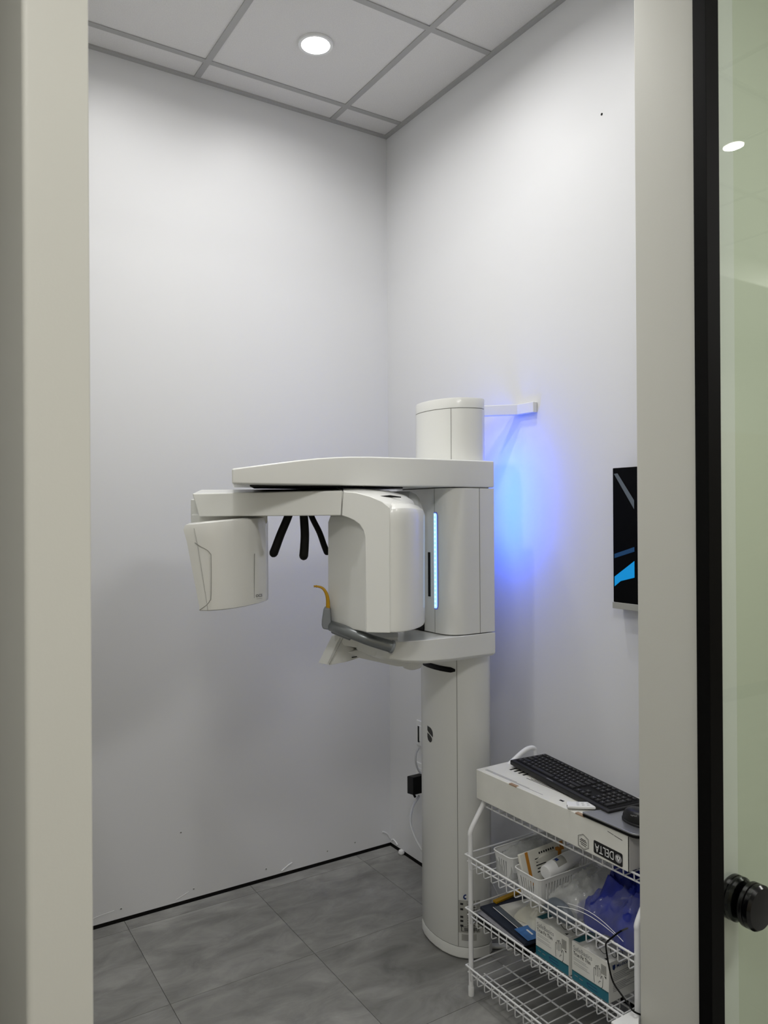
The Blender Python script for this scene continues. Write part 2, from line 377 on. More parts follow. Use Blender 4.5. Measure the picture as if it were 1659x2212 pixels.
# ================================================================ x-ray machine
YC = -0.79
mc = empty('panoramic_xray_machine', (-0.24, YC, 0), 'white floor standing dental panoramic x-ray machine with a column and overhanging rotating arm', 'x-ray machine')
def mir(h): return h + [(x, 2*YC-y) for x, y in h[::-1]]
colplan = [(-0.322, -0.79), (-0.3195, -0.825), (-0.311, -0.86), (-0.2975, -0.888), (-0.277, -0.910), (-0.252, -0.925), (-0.226, -0.932), (-0.200, -0.934), (-0.178, -0.922), (-0.160, -0.893), (-0.152, -0.86)]
colplan = colplan + [(x, YC+(YC-y)*1.17) for x, y in colplan[1:]][::-1]
def scaled(pl, k): return [(-0.235+(x+0.235)*k, YC+(y-YC)*k) for x, y in pl]
MB().rings([[(x, y, z) for x, y in scaled(colplan, k)] for z, k in ((0.006, 0.985), (0.010, 1.01), (0.040, 1.012), (0.043, 1.0))]).build('base_ring', M['mach'], mc, angle=25)
column = MB().rings([[(x, y, z) for x, y in scaled(colplan, k)] for z, k in ((0.045, 0.99), (0.047, 1.0), (1.65, 1.0))]).build('column', M['mach'], mc, angle=40)
upplan = [(x-0.0120, y+0.0077) for x, y in colplan]
def scaled2(k): return [(-0.247+(x+0.247)*k, YC+.0077+(y-YC-.0077)*k) for x, y in upplan]
column_top = MB().rings([[(x, y, z) for x, y in upplan] for z in (1.64, 1.889)]).build('column_top', M['mach'], mc, angle=40)
cap = MB().rings([[(x, y, z) for x, y in scaled2(k)] for z, k in ((1.8915, 1.0), (1.921, 1.0), (1.926, 0.985))]).build('column_cap', M['mach'], mc, angle=40)
MB().prism(scaled2(0.985), 1.887, 1.893).build('cap_joint', M['seam'], mc)
MB().prism(scaled(colplan, 0.985), 0.041, 0.046).build('base_joint', M['seam'], mc)
for x, y in ((-0.20, -0.91), (-0.27, -0.70)): MB().lathe([(0.012, 0), (0.012, 0.012)], (x, y, 0), (0, 0, 1), 14).build('foot', M['black'], mc)
sx, sy = -0.2975, -0.888
def vseam(x, y, z0, z1, r=0.0011, parent=column): MB().tube([(x, y, z0), (x, y, z1)], r, 6).build('panel_seam', M['seam'], parent)
vseam(sx, sy, 0.047, 1.04); vseam(sx-.0120, sy+.0077, 1.70, 1.889, parent=column_top)
def on_col(y, off=0.0006):          # point of the column's skin at lateral y (front half) with its outward normal
    h = [p for p in colplan if True][:9]; yy = y if y <= YC else YC-(y-YC)/1.17
    for a, b in zip(h, h[1:]):
        if b[1] <= yy <= a[1]:
            t = (yy-a[1])/(b[1]-a[1]); x = a[0]+(b[0]-a[0])*t
            n = Vector((b[1]-a[1], -(b[0]-a[0]))).normalized()
            if y > YC: n.y = -n.y
            return x+n.x*off, y+n.y*off
    return h[-1]
# black grip slot wrapped round the column
ring = []
for k in range(13):
    y = -0.700 - 0.183*k/12; x1, y1 = on_col(y, 0.0012)
    hh = 0.0092 if 0 < k < 12 else 0.004
    ring.append(((x1, y1, 0.990-hh), (x1, y1, 0.990+hh)))
b = MB(); b.add([p for r_ in ring for p in r_], [[2*i, 2*i+2, 2*i+3, 2*i+1] for i in range(12)])
b.build('grip_slot', M['black'], mc, solid=0.0016)
# logo: two leaves
def skinned(name, outline, m, parent, off=0.0008):   # outline in (y, z), wrapped onto the column
    b = MB(); vs = []
    for y, z in outline: x1, y1 = on_col(y, off); vs.append((x1, y1, z))
    b.add(vs, [list(range(len(vs)))]); return b.build(name, m, parent, smooth=False)
LY, LZ, LS = -0.7600, 0.744, 0.0275      # photo: 917-932, 1573-1607
def lg(pts): return [(LY - LS*x*1.45, LZ + LS*y) for x, y in pts]
def curve2(P, n=8): return [(v.x, v.y) for v in smoothpath([Vector((x, y, 0)) for x, y in P], n)]
skinned('logo_leaf', lg(curve2([(-0.42, 1.0), (0.15, 0.86), (0.45, 0.5), (0.52, 0.0), (0.46, -0.22)], 5) + curve2([(0.3, -0.08), (-0.1, 0.15), (-0.42, 0.4)], 5)), M['logo'], column)
skinned('logo_leaf', lg(curve2([(-0.42, 0.10), (0.0, -0.06), (0.34, -0.36), (0.36, -0.62)], 5) + curve2([(0.28, -0.85), (0.05, -1.0), (-0.28, -0.8), (-0.42, -0.45)], 5)), M['logo'], column)
# rating plates low on the right flank
def flank(name, y0, y1, z0, z1, m, off=0.0008):
    n = 6; b = MB(); vs = []
    for k in range(n+1):
        y = y0+(y1-y0)*k/n; x1, yy = on_col(y, off); vs += [(x1, yy, z0), (x1, yy, z1)]
    b.add(vs, [[2*i, 2*i+2, 2*i+3, 2*i+1] for i in range(n)]); return b.build(name, m, column, smooth=False)
def fx(x):     # column flank lateral position from x position along the skin
    h = colplan[:9]
    for a, b_ in zip(h, h[1:]):
        if a[0] <= x <= b_[0]: return a[1]+(b_[1]-a[1])*(x-a[0])/(b_[0]-a[0])
    return h[-1][1]
pa, pb = fx(-0.2965), fx(-0.2355)
flank('rating_plate', pa, pb, 0.094, 0.205, M['plate'])
for k in range(9):
    z = 0.192-0.0088*k; flank('plate_text', fx(-0.2755), fx(-0.2535+0.012*random.random()), z-0.0022, z, M['ink'], 0.0012)
for z in (0.196, 0.178, 0.152, 0.138, 0.122): flank('plate_symbol', fx(-0.2925), fx(-0.2855), z-0.007, z, M['ink'], 0.0012)
for z0, z1 in ((0.099, 0.1005), (0.1145, 0.116)): flank('plate_text', fx(-0.2905), fx(-0.2415), z0, z1, M['ink'], 0.0012)
for z in (0.103, 0.108): flank('plate_text', fx(-0.2835), fx(-0.2475), z, z+0.003, M['ink'], 0.0012)
flank('plate_text', fx(-0.2905), fx(-0.2890), 0.099, 0.116, M['ink'], 0.0012); flank('plate_text', fx(-0.2430), fx(-0.2415), 0.099, 0.116, M['ink'], 0.0012)
flank('lower_plate', fx(-0.2895), fx(-0.2485), 0.068, 0.090, M['plate'])
for k in range(4): flank('plate_text', fx(-0.2855), fx(-0.2585), 0.0865-0.0052*k-0.0018, 0.0865-0.0052*k, M['inkgrey'], 0.0012)
x1, y1 = on_col(fx(-0.2800), 0.0007); nrm = Vector((-0.35, -1, 0)).normalized()
MB().lathe([(0.0085, 0), (0.0085, 0.0006)], (x1, y1, 0.218), nrm, 20).build('blue_sticker', M['blueink'], column)
MB().lathe([(0.0038, 0.0006), (0.0038, 0.001)], (x1, y1, 0.2185), nrm, 12).build('sticker_mark', M['white'], column)

MB().obox((-0.165, -0.905, 0.004), (0.057, -0.037, 0), (0.012, 0.018, 0), (0, 0, 0.008)).build('foot_arm', M['mach'], mc, bevel=0.001)
MB().lathe([(0.015, 0), (0.016, 0.004), (0.015, 0.014), (0.006, 0.016)], (-0.104, -0.938, 0), (0, 0, 1), 18).build('rear_foot', M['mach'], mc)
# carriage
cp = roundpoly([(-0.385, YC-0.182), (-0.195, YC-0.182), (-0.195, YC+0.182), (-0.385, YC+0.182)], [0.075, 0.006, 0.006, 0.075], 10)
CZ0, CZ1 = 1.127, 1.613
carriage = MB().rings([[(x, y, z) for x, y in cp] for z in (CZ0, CZ1)]).build('carriage', M['mach'], mc, angle=40)
vseam(-0.262, YC-0.1822, CZ0, CZ1, 0.0011, carriage); vseam(-0.385, -0.884, CZ0, 1.206, 0.001, carriage); vseam(-0.385, -0.884, 1.534, CZ1, 0.001, carriage)
MB().rings([[(x+0.001, y, z) for x, y in roundpoly([(-0.3890, -0.861), (-0.381, -0.861), (-0.381, -0.848), (-0.3890, -0.848)], 0.001, 2)] for z in (1.247, 1.397)]).build('black_slot', M['black'], carriage)
MB().box(-0.3862, -0.380, -0.864, -0.845, 1.241, 1.402).build('slot_frame', M['mach'], carriage, bevel=0.0015)
# front light strip in the round corner of the carriage
def strip(name, a0, a1, z0, z1, m, off, parent):     # follows the carriage corner between two plan points
    n = 5; b = MB(); rs = []
    for k in range(n+1):
        t = k/n; p = Vector(a0).lerp(Vector(a1), t); rs += [(p.x, p.y, z0 + (0.02 if t > .8 else 0)), (p.x, p.y, z1 - (0.02 if t > .8 else 0))]
    b.add(rs, [[2*i, 2*i+2, 2*i+3, 2*i+1] for i in range(n)]); return b.build(name, m, parent, solid=0.002)
def corner(y, off): # skin of the carriage's round front corner
    if y > YC-0.107: return (-0.385-off, y)
    t = 1-math.sqrt(max(0, 1-(YC-0.107-y)/0.075)); return (-0.385+0.075*t*t-off*(1-t), y-off*t)
def corner_strip(name, ya, yb, z0, z1, m, off, cut):
    n = 6; b = MB(); vs = []
    for k in range(n+1):
        y = ya+(yb-ya)*k/n; c = corner(y, off); dz = cut*max(0, (k-n+2)/2)**2; vs += [(c[0], c[1], z0+dz), (c[0], c[1], z1-dz)]
    b.add(vs, [[2*i, 2*i+2, 2*i+3, 2*i+1] for i in range(n)]); return b.build(name, m, carriage)
corner_strip('strip_rim', -0.881, -0.9050, 1.206, 1.534, M['leddim'], 0.0006, 0.012)
corner_strip('led_strip', -0.8815, -0.8985, 1.210, 1.530, M['led2'], 0.0012, 0.006)
for k in range(22):
    zz = 1.216+0.0145*k; ca = corner(-0.8875, 0.0018)
    MB().box(ca[0], ca[0]+0.001, ca[1]-0.003, ca[1]+0.003, zz, zz+0.006).build('led_dot', M['led3'], carriage, smooth=False)
# back light between machine and wall
MB().box(-0.156, -0.1485, -0.860, -0.830, 1.38, 1.76).build('back_light', M['led'], mc, smooth=False)
ld = bpy.data.lights.new('back_lamp', 'AREA'); ld.shape = 'RECTANGLE'; ld.size = 0.03; ld.size_y = 0.40; ld.energy = P_BLUE; ld.color = (0.02, 0.105, 1.0)
lo = bpy.data.objects.new('back_lamp', ld); COL.objects.link(lo); lo.parent = mc
lo.location = Vector((-0.146, -0.845, 1.57)) - WL[mc.name]
lo.rotation_euler = Vector((1, 0, 0)).to_track_quat('-Z', 'Y').to_euler()
# plain black block over the carriage's lower front left
MB().box(-0.3885, -0.36, -0.822, -0.70, 1.1265, 1.178).build('dark_block', M['black'], mc, smooth=False)

# overhead arm
prof = [(-1.124, 1.658), (-1.05, 1.669), (-0.98, 1.6795), (-0.92, 1.688), (-0.859, 1.6955), (-0.80, 1.7005), (-0.748, 1.7035), (-0.68, 1.7055), (-0.489, 1.7065), (-0.195, 1.7065)]
def hw(x): return 0.15 + (0.032 if x > -0.45 else 0.032*max(0, (x+1.124)/0.674))
rs = []
for x, zt in prof:
    h = hw(x); xb_ = -1.005+(x+1.124)*0.872; rs.append([(x, YC-h, 1.616), (x, YC-h, zt), (xb_, YC+h, zt), (xb_, YC+h, 1.616)])
MB().rings(rs).build('overhead_arm', M['mach'], mc, bevel=0.005)
MB().prism(roundpoly([(-0.30, YC-0.172), (-0.2, YC-0.172), (-0.2, YC+0.172), (-0.30, YC+0.172), (-0.375, YC+0.12), (-0.375, YC-0.12)], 0.03, 4), 1.611, 1.618).build('arm_joint', M['seam'], mc)
MB().prism([(-1.04, YC-0.075), (-0.50, YC-0.075), (-0.50, YC+0.12), (-0.945, YC+0.12)], 1.6125, 1.618).build('rotor_gap', M['black'], mc)

# rotating bridge, tube head, sensor head
def A(px, py, d): return at(px, py, d)
brf = [(415, 1066), (430, 1115), (737, 1114), (740, 1060)]
dn = 2.30
f_ = [A(x, y, dn) for x, y in brf]
top_b = [A(433, 1057, 2.44), A(742, 1052.5, 2.44)]
for v in top_b: v.z = 1.6095
bk = [A(440, 1066, 2.60), A(445, 1115, 2.60), A(742, 1114, 2.60), A(742, 1060, 2.60)]
for v, z in zip(bk, (1.6095, f_[1].z, f_[2].z, 1.6095)): v.z = z
f_[1].z = f_[2].z = 1.5245; bk[1].z = bk[2].z = 1.5245
vs = f_ + top_b + bk       # 0 TL 1 BL 2 BR 3 TR | 4 tl 5 tr | 6 bTL 7 bBL 8 bBR 9 bTR
MB().add(vs, [[0,1,2,3], [0,3,5,4], [4,5,9,6], [6,9,8,7], [1,7,8,2], [0,4,6,7,1], [3,2,8,9,5]]).build('rotating_bridge', M['mach'], mc, bevel=0.004)
# outer shell of the tube head: inverted L wrapping from the bridge down
def zset(v, z): v = v.copy(); v.z = z; return v
ZB = 1.176
L_ = [(739, 1061, 2.30), (770, 1064, 2.285), (800, 1072, 2.272), (826, 1083, 2.262), (842, 1096, 2.256), (843, 1369, 2.256), (790.5, 1369, 2.268), (788, 1160, 2.268), (784, 1145, 2.270), (776, 1133, 2.273), (764, 1124, 2.278), (752, 1118, 2.285), (738, 1114, 2.30)]
front = [A(*p_) for p_ in L_]; front[5].z = front[6].z = ZB
back = [A(x+ (8 if x < 840 else 0), y, d+0.05) for x, y, d in L_]
for i in (5, 6): back[i].z = ZB
for i in range(5): back[i].z = front[i].z + 0.003
MB().loft(front, back).build('shell_band', M['mach'], mc, bevel=0.003, seg=3)
# main housing, with sloped rounded top and right shoulder
plan = [(709, 2.43), (789, 2.274)] + [(v.x, v.y) for v in smoothpath([Vector((834, 2.262, 0)), Vector((850, 2.259, 0)), Vector((868, 2.268, 0)), Vector((888, 2.298, 0)), Vector((905, 2.345, 0)), Vector((915, 2.40, 0)), Vector((918, 2.45, 0))], 3)] + [(908, 2.60), (725, 2.60)]
def ring_at(z, ins, yref):
    out = []; c = A(815, yref, 2.44)
    for px, d in plan:
        v = A(px, yref, d); dv = (v-c); dv.z = 0
        v = v - dv.normalized()*ins; out.append(Vector((v.x, v.y, z)))
    return out
def topz(px, d):
    if d > 2.5: return 1.580
    if px < 800: return 1.520 + (px-709)/80*0.012
    return 1.540 + 0.006*math.sin((px-834)/84*PI)
rs = [ring_at(ZB, 0.007, 1366), ring_at(ZB+0.002, 0.002, 1366), ring_at(ZB+0.007, 0.0, 1360), ring_at(ZB+0.028, 0.0, 1350), ring_at(1.35, 0.0, 1240), ring_at(1.50, 0.0, 1125)]
rs[0] = [Vector((v.x, v.y, ZB)) for v in rs[0]]
t1 = ring_at(1.53, 0.0, 1100); t2 = ring_at(1.53, 0.006, 1090); t3 = ring_at(1.55, 0.022, 1085); t4 = ring_at(1.55, 0.055, 1080)
for i, (px, d) in enumerate(plan):
    z = topz(px, d); t1[i].z = z-0.016; t2[i].z = z; t3[i].z = z+0.014; t4[i].z = z+0.024
tube_head = MB().rings(rs+[t1, t2, t3, t4]).build('tube_housing', M['mach'], mc, angle=60)
for m_ in tube_head.modifiers: pass
md = tube_head.modifiers.new('bevel', 'BEVEL'); md.width = 0.012; md.segments = 4; md.limit_method = 'ANGLE'; md.angle_limit = math.radians(24)
tube_head.modifiers.new('wn', 'WEIGHTED_NORMAL')
# top fairing from shell band to the shoulder
L2 = [(742, 1060), (770, 1063.5), (800, 1071.5), (826, 1082.5), (842, 1095), (852, 1112)]
R2 = [(745, 1053.5), (790, 1054), (840, 1060), (872, 1069), (891, 1081), (898, 1098)]
ra = [A(x, y, d) for (x, y), d in zip(L2, (2.303, 2.29, 2.276, 2.266, 2.26, 2.27))]
rb = [A(x, y, d) for (x, y), d in zip(R2, (2.42, 2.42, 2.42, 2.42, 2.41, 2.41))]
rc = [A(x+(14 if x < 880 else 4), y, 2.58) for (x, y) in R2]
for i in range(6): rc[i].z = rb[i].z-0.004; rb[i].z = min(rb[i].z, 1.6095); rc[i].z = min(rc[i].z, 1.608)
lowa = [v-Vector((0, 0, 0.045)) for v in ra]; lowc = [v-Vector((0, 0, 0.06)) for v in rc]
rm = [(a*0.5+b_*0.5)+Vector((0, 0, 0.004)) for a, b_ in zip(ra, rb)]
MB().rings([[lowa[i], ra[i], rm[i], rb[i], rc[i], lowc[i]] for i in range(6)]).build('top_fairing', M['mach'], mc, angle=60)
v0, v1 = A(819, 1072.5, 2.306), A(866, 1074, 2.345)
MB().tube([v0, (v0+v1)/2+Vector((0, 0, 0.002)), v1], [0.0015, 0.0035, 0.0015], 8).build('vent_slot', M['black'], mc)
# seam between bridge and tube head
MB().tube([A(723, 1051, 2.42), A(742, 1061, 2.298), A(737.5, 1114, 2.298)], 0.0008, 6).build('panel_seam', M['seam'], mc)

# sensor head
sp = [(430, 2.185), (452, 2.182), (478, 2.200), (505, 2.235), (532, 2.285), (556, 2.345), (573, 2.405), (580, 2.45), (562, 2.56), (480, 2.50), (438, 2.32)]
def sring(z, lean, ins=0.0):
    out = []; c = A(500, 1230, 2.38)
    for px, d in sp:
        v = A(px - (lean if px < 440 else lean*0.15*(1 if px < 460 else 0)), 1320, d); dv = v-c; dv.z = 0; v = v-dv.normalized()*ins; out.append(Vector((v.x, v.y, z)))
    return out
def tilt(r_): return [Vector((v.x, v.y, v.z+0.016*max(0, (v-r_[0]).dot(cR))/0.17)) for v in r_]
sens = MB().rings([sring(1.2535, 0, 0.006), sring(1.2565, 0, 0.001), sring(1.27, 0, 0), sring(1.455, 26), tilt(sring(1.487, 33)), tilt(sring(1.500, 31, 0.003)), tilt(sring(1.506, 26, 0.014))]).build('sensor_head', M['mach2'], mc, angle=40)
# recessed grip edge on the left of the sensor head
gd = lambda px: 2.1795 if px > 425 else 2.181
g1 = [(421, 1172), (432, 1180), (447, 1188), (454, 1196), (456, 1206), (456, 1286), (453, 1298), (446, 1307), (431, 1318)]
def gpt(p_, dd=0.0): return A(p_[0], p_[1], (2.1835 if p_[0] < 452 else 2.1825)-dd)
MB().tube(smoothpath([gpt(p_, 0.001) for p_ in g1], 4), 0.0009, 6).build('grip_edge', M['seam'], sens)
MB().tube([gpt((419, 1141), 0.001), gpt((427, 1178), 0.001), gpt((447, 1303), 0.001), gpt((449, 1320), 0.001)], 0.0004, 6).build('panel_seam', M['seam'], sens)
def sfront(px):
    for a, b_ in zip(sp, sp[1:]):
        if a[0] <= px <= b_[0]: return a[1]+(b_[1]-a[1])*(px-a[0])/(b_[0]-a[0])
    return 2.45
q = sfront(550); MB().tube([A(550, 1196, q-.002), A(549, 1292, q-.002)], 0.0010, 6).build('indicator_groove', M['seam'], sens)
e0 = A(554, 1290, sfront(554)-.003); e1 = A(568, 1288.5, sfront(568)-.003)
text('lettering', 'DCS', 1, e0, e1-e0, (0, 0, 1), M['logo'], sens, fit=((e1-e0).length*0.9, 0.0085))
e0 = A(554, 1293.5, sfront(554)-.003)
MB().tube([e0, A(567, 1292, sfront(567)-.003)], 0.0003, 4).build('lettering_line', M['inkgrey'], sens)
# hanger between bridge and sensor head
hp = [A(413, 1100, 2.34), A(430, 1100, 2.32), A(500, 1100, 2.34), A(578, 1100, 2.42), A(575, 1100, 2.54), A(440, 1100, 2.54)]
MB().loft([zset(v, 1.500) for v in hp], [zset(v, 1.532) for v in hp]).build('sensor_hanger', M['mach'], mc, bevel=0.006)
hp = [A(412, 1090, 2.36), A(432, 1090, 2.345), A(440, 1090, 2.50), A(420, 1090, 2.50)]
MB().loft([zset(v, 1.502) for v in hp], [zset(v, 1.578) for v in hp]).build('hanger_cheek', M['mach'], mc, bevel=0.004)

# black temple supports
for pts, r_ in (([(628, 1100), (620, 1122), (606, 1155), (596, 1182), (591, 1195)], 0.0135), ([(655, 1100), (657, 1125), (658.5, 1155), (657.5, 1182), (656, 1201)], 0.0138), ([(667, 1100), (676, 1122), (690, 1150), (700, 1178), (706, 1193)], 0.0098)):
    dd = 2.42 if r_ > 0.012 else 2.50
    pp = smoothpath([A(x, y, dd) for x, y in pts], 6); e = pp[-1]; dr = (pp[-1]-pp[-2]).normalized()
    rr = [r_*(0.94+0.10*i/len(pp)) for i in range(len(pp))]
    pp += [e+dr*r_*0.5, e+dr*r_*0.8, e+dr*r_*0.98]; rr += [r_*0.86, r_*0.58, r_*0.15]
    MB().tube(pp, rr, 14).build('temple_support', M['black'], mc, angle=60)

# lower arm with patient handle and chin unit
lp = roundpoly([(-0.195, -0.972), (-0.195, -0.61), (-0.60, -0.61), (-0.74, -0.70), (-0.74, -0.83), (-0.60, -0.955)], [0.004, 0.004, 0.05, 0.06, 0.05, 0.06], 6)
lp = [(-0.195, -0.972), (-0.195, -0.61), (-0.52, -0.62), (-0.60, -0.68), (-0.62, -0.78), (-0.615, -0.90), (-0.60, -0.935), (-0.56, -0.955), (-0.48, -0.968), (-0.38, -0.973)]
def zb(x): t = min(1, max(0, (-0.40-x)/0.22)); return 1.046+0.022*t*t
low = MB(); top_ = [(x, y, 1.1235) for x, y in lp]
low.rings([[(-.4+(x+.4)*.97, YC+(y-YC)*.94, zb(x)-0.004) for x, y in lp], [(x, y, zb(x)+0.006) for x, y in lp], top_]).build('lower_arm', M['mach'], mc, bevel=0.003, angle=30)
# inner beam that carries chin unit, reaching left behind the handle
b1 = [A(775, 1383, 2.50), A(770, 1404, 2.50), A(795, 1415, 2.48), A(828, 1422, 2.44), A(848, 1414, 2.40), A(862, 1384, 2.40)]
b2 = [v + Vector((0.05, 0.12, 0)) for v in b1]
MB().loft(b1, b2).build('chin_beam', M['mach'], mc, bevel=0.004)
t0 = [A(722, 1372, 2.50), A(775, 1380, 2.50), A(860, 1376, 2.42), A(860, 1366, 2.52), A(722, 1362, 2.56)]
t1_ = [v-Vector((0, 0, 0.03)) for v in t0]
MB().loft(t1_, t0).build('beam_top', M['mach'], mc, bevel=0.004)
ub = [A(750, 1409, 2.50), A(778, 1422, 2.50), A(858, 1440, 2.50), A(905, 1440, 2.50), A(905, 1420, 2.50), A(840, 1421, 2.47), A(772, 1404, 2.50)]
MB().loft(ub, [v+Vector((0.05, 0.09, 0)) for v in ub]).build('underside_bracket', M['mach'], mc, bevel=0.004)
bc = A(890, 1424, 2.53)
MB().lathe([(0.038, 0.006), (0.038, -0.004), (0.035, -0.018), (0.028, -0.028), (0.012, -0.034), (0.001, -0.035)], bc, (0, 0, 1), 28).build('pivot_boss', M['mach'], mc, angle=60)
# control panel seen from behind
fp = [A(735, 1374, 2.50), A(705, 1434, 2.47), A(712, 1437, 2.46), A(750, 1430, 2.50), A(782, 1419, 2.52), A(772, 1402, 2.54), A(768, 1378, 2.55)]
MB().loft(fp, [v+Vector((-0.012, 0.035, 0.0)) for v in fp]).build('control_panel', M['mach'], mc, bevel=0.003)
MB().tube([A(741, 1378, 2.490), A(711, 1435.5, 2.455)], 0.0008, 6).build('panel_seam', M['seam'], mc)
e0 = A(760, 1420, 2.487)
MB().tube([e0, A(771, 1418.5, 2.492)], 0.0018, 6).build('panel_marking', M['ink'], mc)
# curved grey patient handle
hpth = smoothpath([A(716, 1352, 2.40), A(735, 1359, 2.36), A(765, 1370, 2.33), A(800, 1383, 2.32), A(846, 1397, 2.335)], 8)
MB().tube(hpth, [0.0165+0.002*i/len(hpth) for i in range(len(hpth))], 18).build('patient_handle', M['grey'], mc, angle=50)
hd = (hpth[-1]-hpth[-2]).normalized()
MB().lathe([(0.0188, 0), (0.0205, 0.002), (0.0205, 0.008), (0.018, 0.010)], hpth[-1]-hd*0.004, hd, 20).build('handle_collar', M['greyplastic'], mc)
hq = smoothpath([A(720, 1362, 2.41), A(742, 1371, 2.38), A(757, 1377, 2.37)], 6)
MB().tube(hq, 0.010, 12).build('handle_underside', M['greyplastic'], mc)
gb = [(699, 1313), (713, 1315), (716, 1362), (697, 1359), (694.5, 1350), (695, 1340)]
g0 = [A(x, y, 2.385) for x, y in gb]
MB().loft(g0, [v+Vector((0.028, 0.045, 0)) for v in g0]).build('bite_holder', M['greyplastic'], mc, bevel=0.005)
bp = smoothpath([A(708.5, 1318, 2.405), A(708, 1295, 2.405), A(704, 1280, 2.405), A(696, 1270, 2.405), A(684, 1266.5, 2.405), A(680, 1266.5, 2.405)], 6)
nb = len(bp); bite = MB().tube(bp, [0.0070-0.0048*i/(nb-1) for i in range(nb)], 10).build('bite_block', M['yellow'], mc, angle=60)
e = bp[-1]; MB().lathe([(0.001, -.003), (0.0042, -.002), (0.0042, .001), (0.002, .002)], A(683.5, 1266.5, 2.405), cR, 12).build('bite_knob', M['yellow'], bite)
MB().lathe([(0.001, -.002), (0.0036, -.0015), (0.0036, .001), (0.001, .002)], A(679, 1266.5, 2.405), cR, 12).build('bite_knob', M['yellow'], bite)

# bracket from the column's top to the wall
z0, z1 = 1.884, 1.922
bpth = [(-0.16, -0.73), (-0.024, -0.885), (-0.012, -0.90), (-0.0045, -0.905), (-0.0045, -0.976), (-0.0, -0.976), (0.0, -0.905), (-0.0, -0.87), (-0.14, -0.71)]
bpth = [(-0.170, -0.745), (-0.020, -0.895), (-0.020, -0.978), (-0.001, -0.978), (-0.001, -0.88), (-0.150, -0.725)]
MB().prism(bpth, z0, z1).build('wall_bracket', M['mach'], mc, bevel=0.0025)

# ================================================================ wall outlets, adapter, cords
def outlet(y0, y1, z0, z1, label):
    t = empty('wall_outlet', (0, (y0+y1)/2, z0), label, 'outlet', None)
    MB().box(-0.006, 0, y0, y1, z0, z1).build('cover_plate', M['white'], t, bevel=0.002)
    zc = (z0+z1)/2
    MB().box(-0.008, -0.004, y0+.012, y1-.016, zc-.034, zc+.034).build('socket_face', M['white'], t, bevel=0.002)
    return t
o1 = outlet(-0.296, -0.222, 0.520, 0.628, 'white outlet plate with a black rocker, on the wall beside the column')
MB().box(-0.0105, -0.006, -0.246, -0.2385, 0.536, 0.605).build('black_rocker', M['black'], o1)
o2 = outlet(-0.300, -0.215, 0.335, 0.445, 'lower white outlet plate half hidden behind the black adapter')
ad = empty('power_adapter', (-0.06, -0.19, 0.262), 'black plug-in power adapter below the outlet beside the column', 'adapter')
a0 = [A(880, 1681, 3.13), A(880, 1714, 3.13), A(891, 1718, 3.13), A(893, 1681, 3.13)]
MB().obox(A(879.5, 1714, 3.15), A(893, 1718, 3.10)-A(879.5, 1714, 3.15), (0.062, 0.0, 0), (0, 0, 0.072)).build('adapter_body', M['black'], ad, bevel=0.003)
MB().tube([A(894, 1716, 3.14), A(897, 1722, 3.14)], 0.005, 8).build('strain_relief', M['black'], ad)
c1 = MB().tube(smoothpath([A(904, 1616, 3.20), A(899, 1628, 3.18), A(898, 1645, 3.17), A(903, 1662, 3.17), A(910, 1672, 3.17)], 6), 0.0042, 8).build('hanging_cord', M['cord'], None)
tag(c1, 'short grey cord looping down from the upper outlet to the lower one', 'cord')
c2 = MB().tube(smoothpath([A(905, 1720, 3.14), A(892, 1742, 3.06), A(887, 1765, 3.0), A(888, 1785, 2.95), A(898, 1812, 2.9), A(908, 1830, 2.87), A(918, 1845, 2.86)], 8), 0.0050, 8).build('hanging_cord', M['cord'], None)
tag(c2, 'long grey cord hanging below the black adapter and running behind the column', 'cord')
c3 = MB().tube(smoothpath([A(1052, 1880, 2.70), A(1058, 1898, 2.70), A(1068, 1918, 2.69), A(1079, 1942, 2.68), A(1083, 1965, 2.68)], 5), 0.0028, 8).build('hanging_cord', M['cord'], None)
tag(c3, 'thin white cord slanting down behind the left end of the rack', 'cord')
wad = MB().lathe([(0.001, 0), (0.009, 0.001), (0.014, 0.009), (0.012, 0.019), (0.004, 0.024), (0.001, 0.0245)], (-0.016, -0.113, 0.0), (0, 0, 1), 16).build('plug_cap', M['white'], None)
tag(wad, 'tiny white plastic plug lying at the foot of the wall near the corner', 'cap')

# ================================================================ wall monitor, mostly hidden
mn = empty('wall_monitor', (0, -1.6, 1.236), 'black flat screen on the right wall, cut off by the door jamb', 'monitor')
MB().box(-0.045, -0.006, -1.90+0.17, -1.352, 1.253, 1.666).build('screen_housing', M['screen'], mn, bevel=0.002)
MB().box(-0.046, 0.0, -1.73, -1.349, 1.233, 1.2525).build('lower_bezel', M['plate'], mn, bevel=0.001)
mo, mx, mz = Vector((-0.0455, -1.352, 1.253)), Vector((0, -1, 0)), Vector((0, 0, 1))
patch(mo, mx, mz, [(0.006, 0.395), (0.020, 0.396), (0.082, 0.312), (0.082, 0.285)]).build('screen_stripe', M['scr_grey'], mn, smooth=False)
patch(mo, mx, mz, [(0.006, 0.048), (0.006, 0.078), (0.082, 0.130), (0.082, 0.080), (0.030, 0.066)], 0.0006).build('screen_stripe', M['scr_blue'], mn, smooth=False)
patch(mo, mx, mz, [(0.006, 0.135), (0.006, 0.148), (0.082, 0.172), (0.082, 0.158)]).build('screen_stripe', M['scr_dim'], mn, smooth=False)

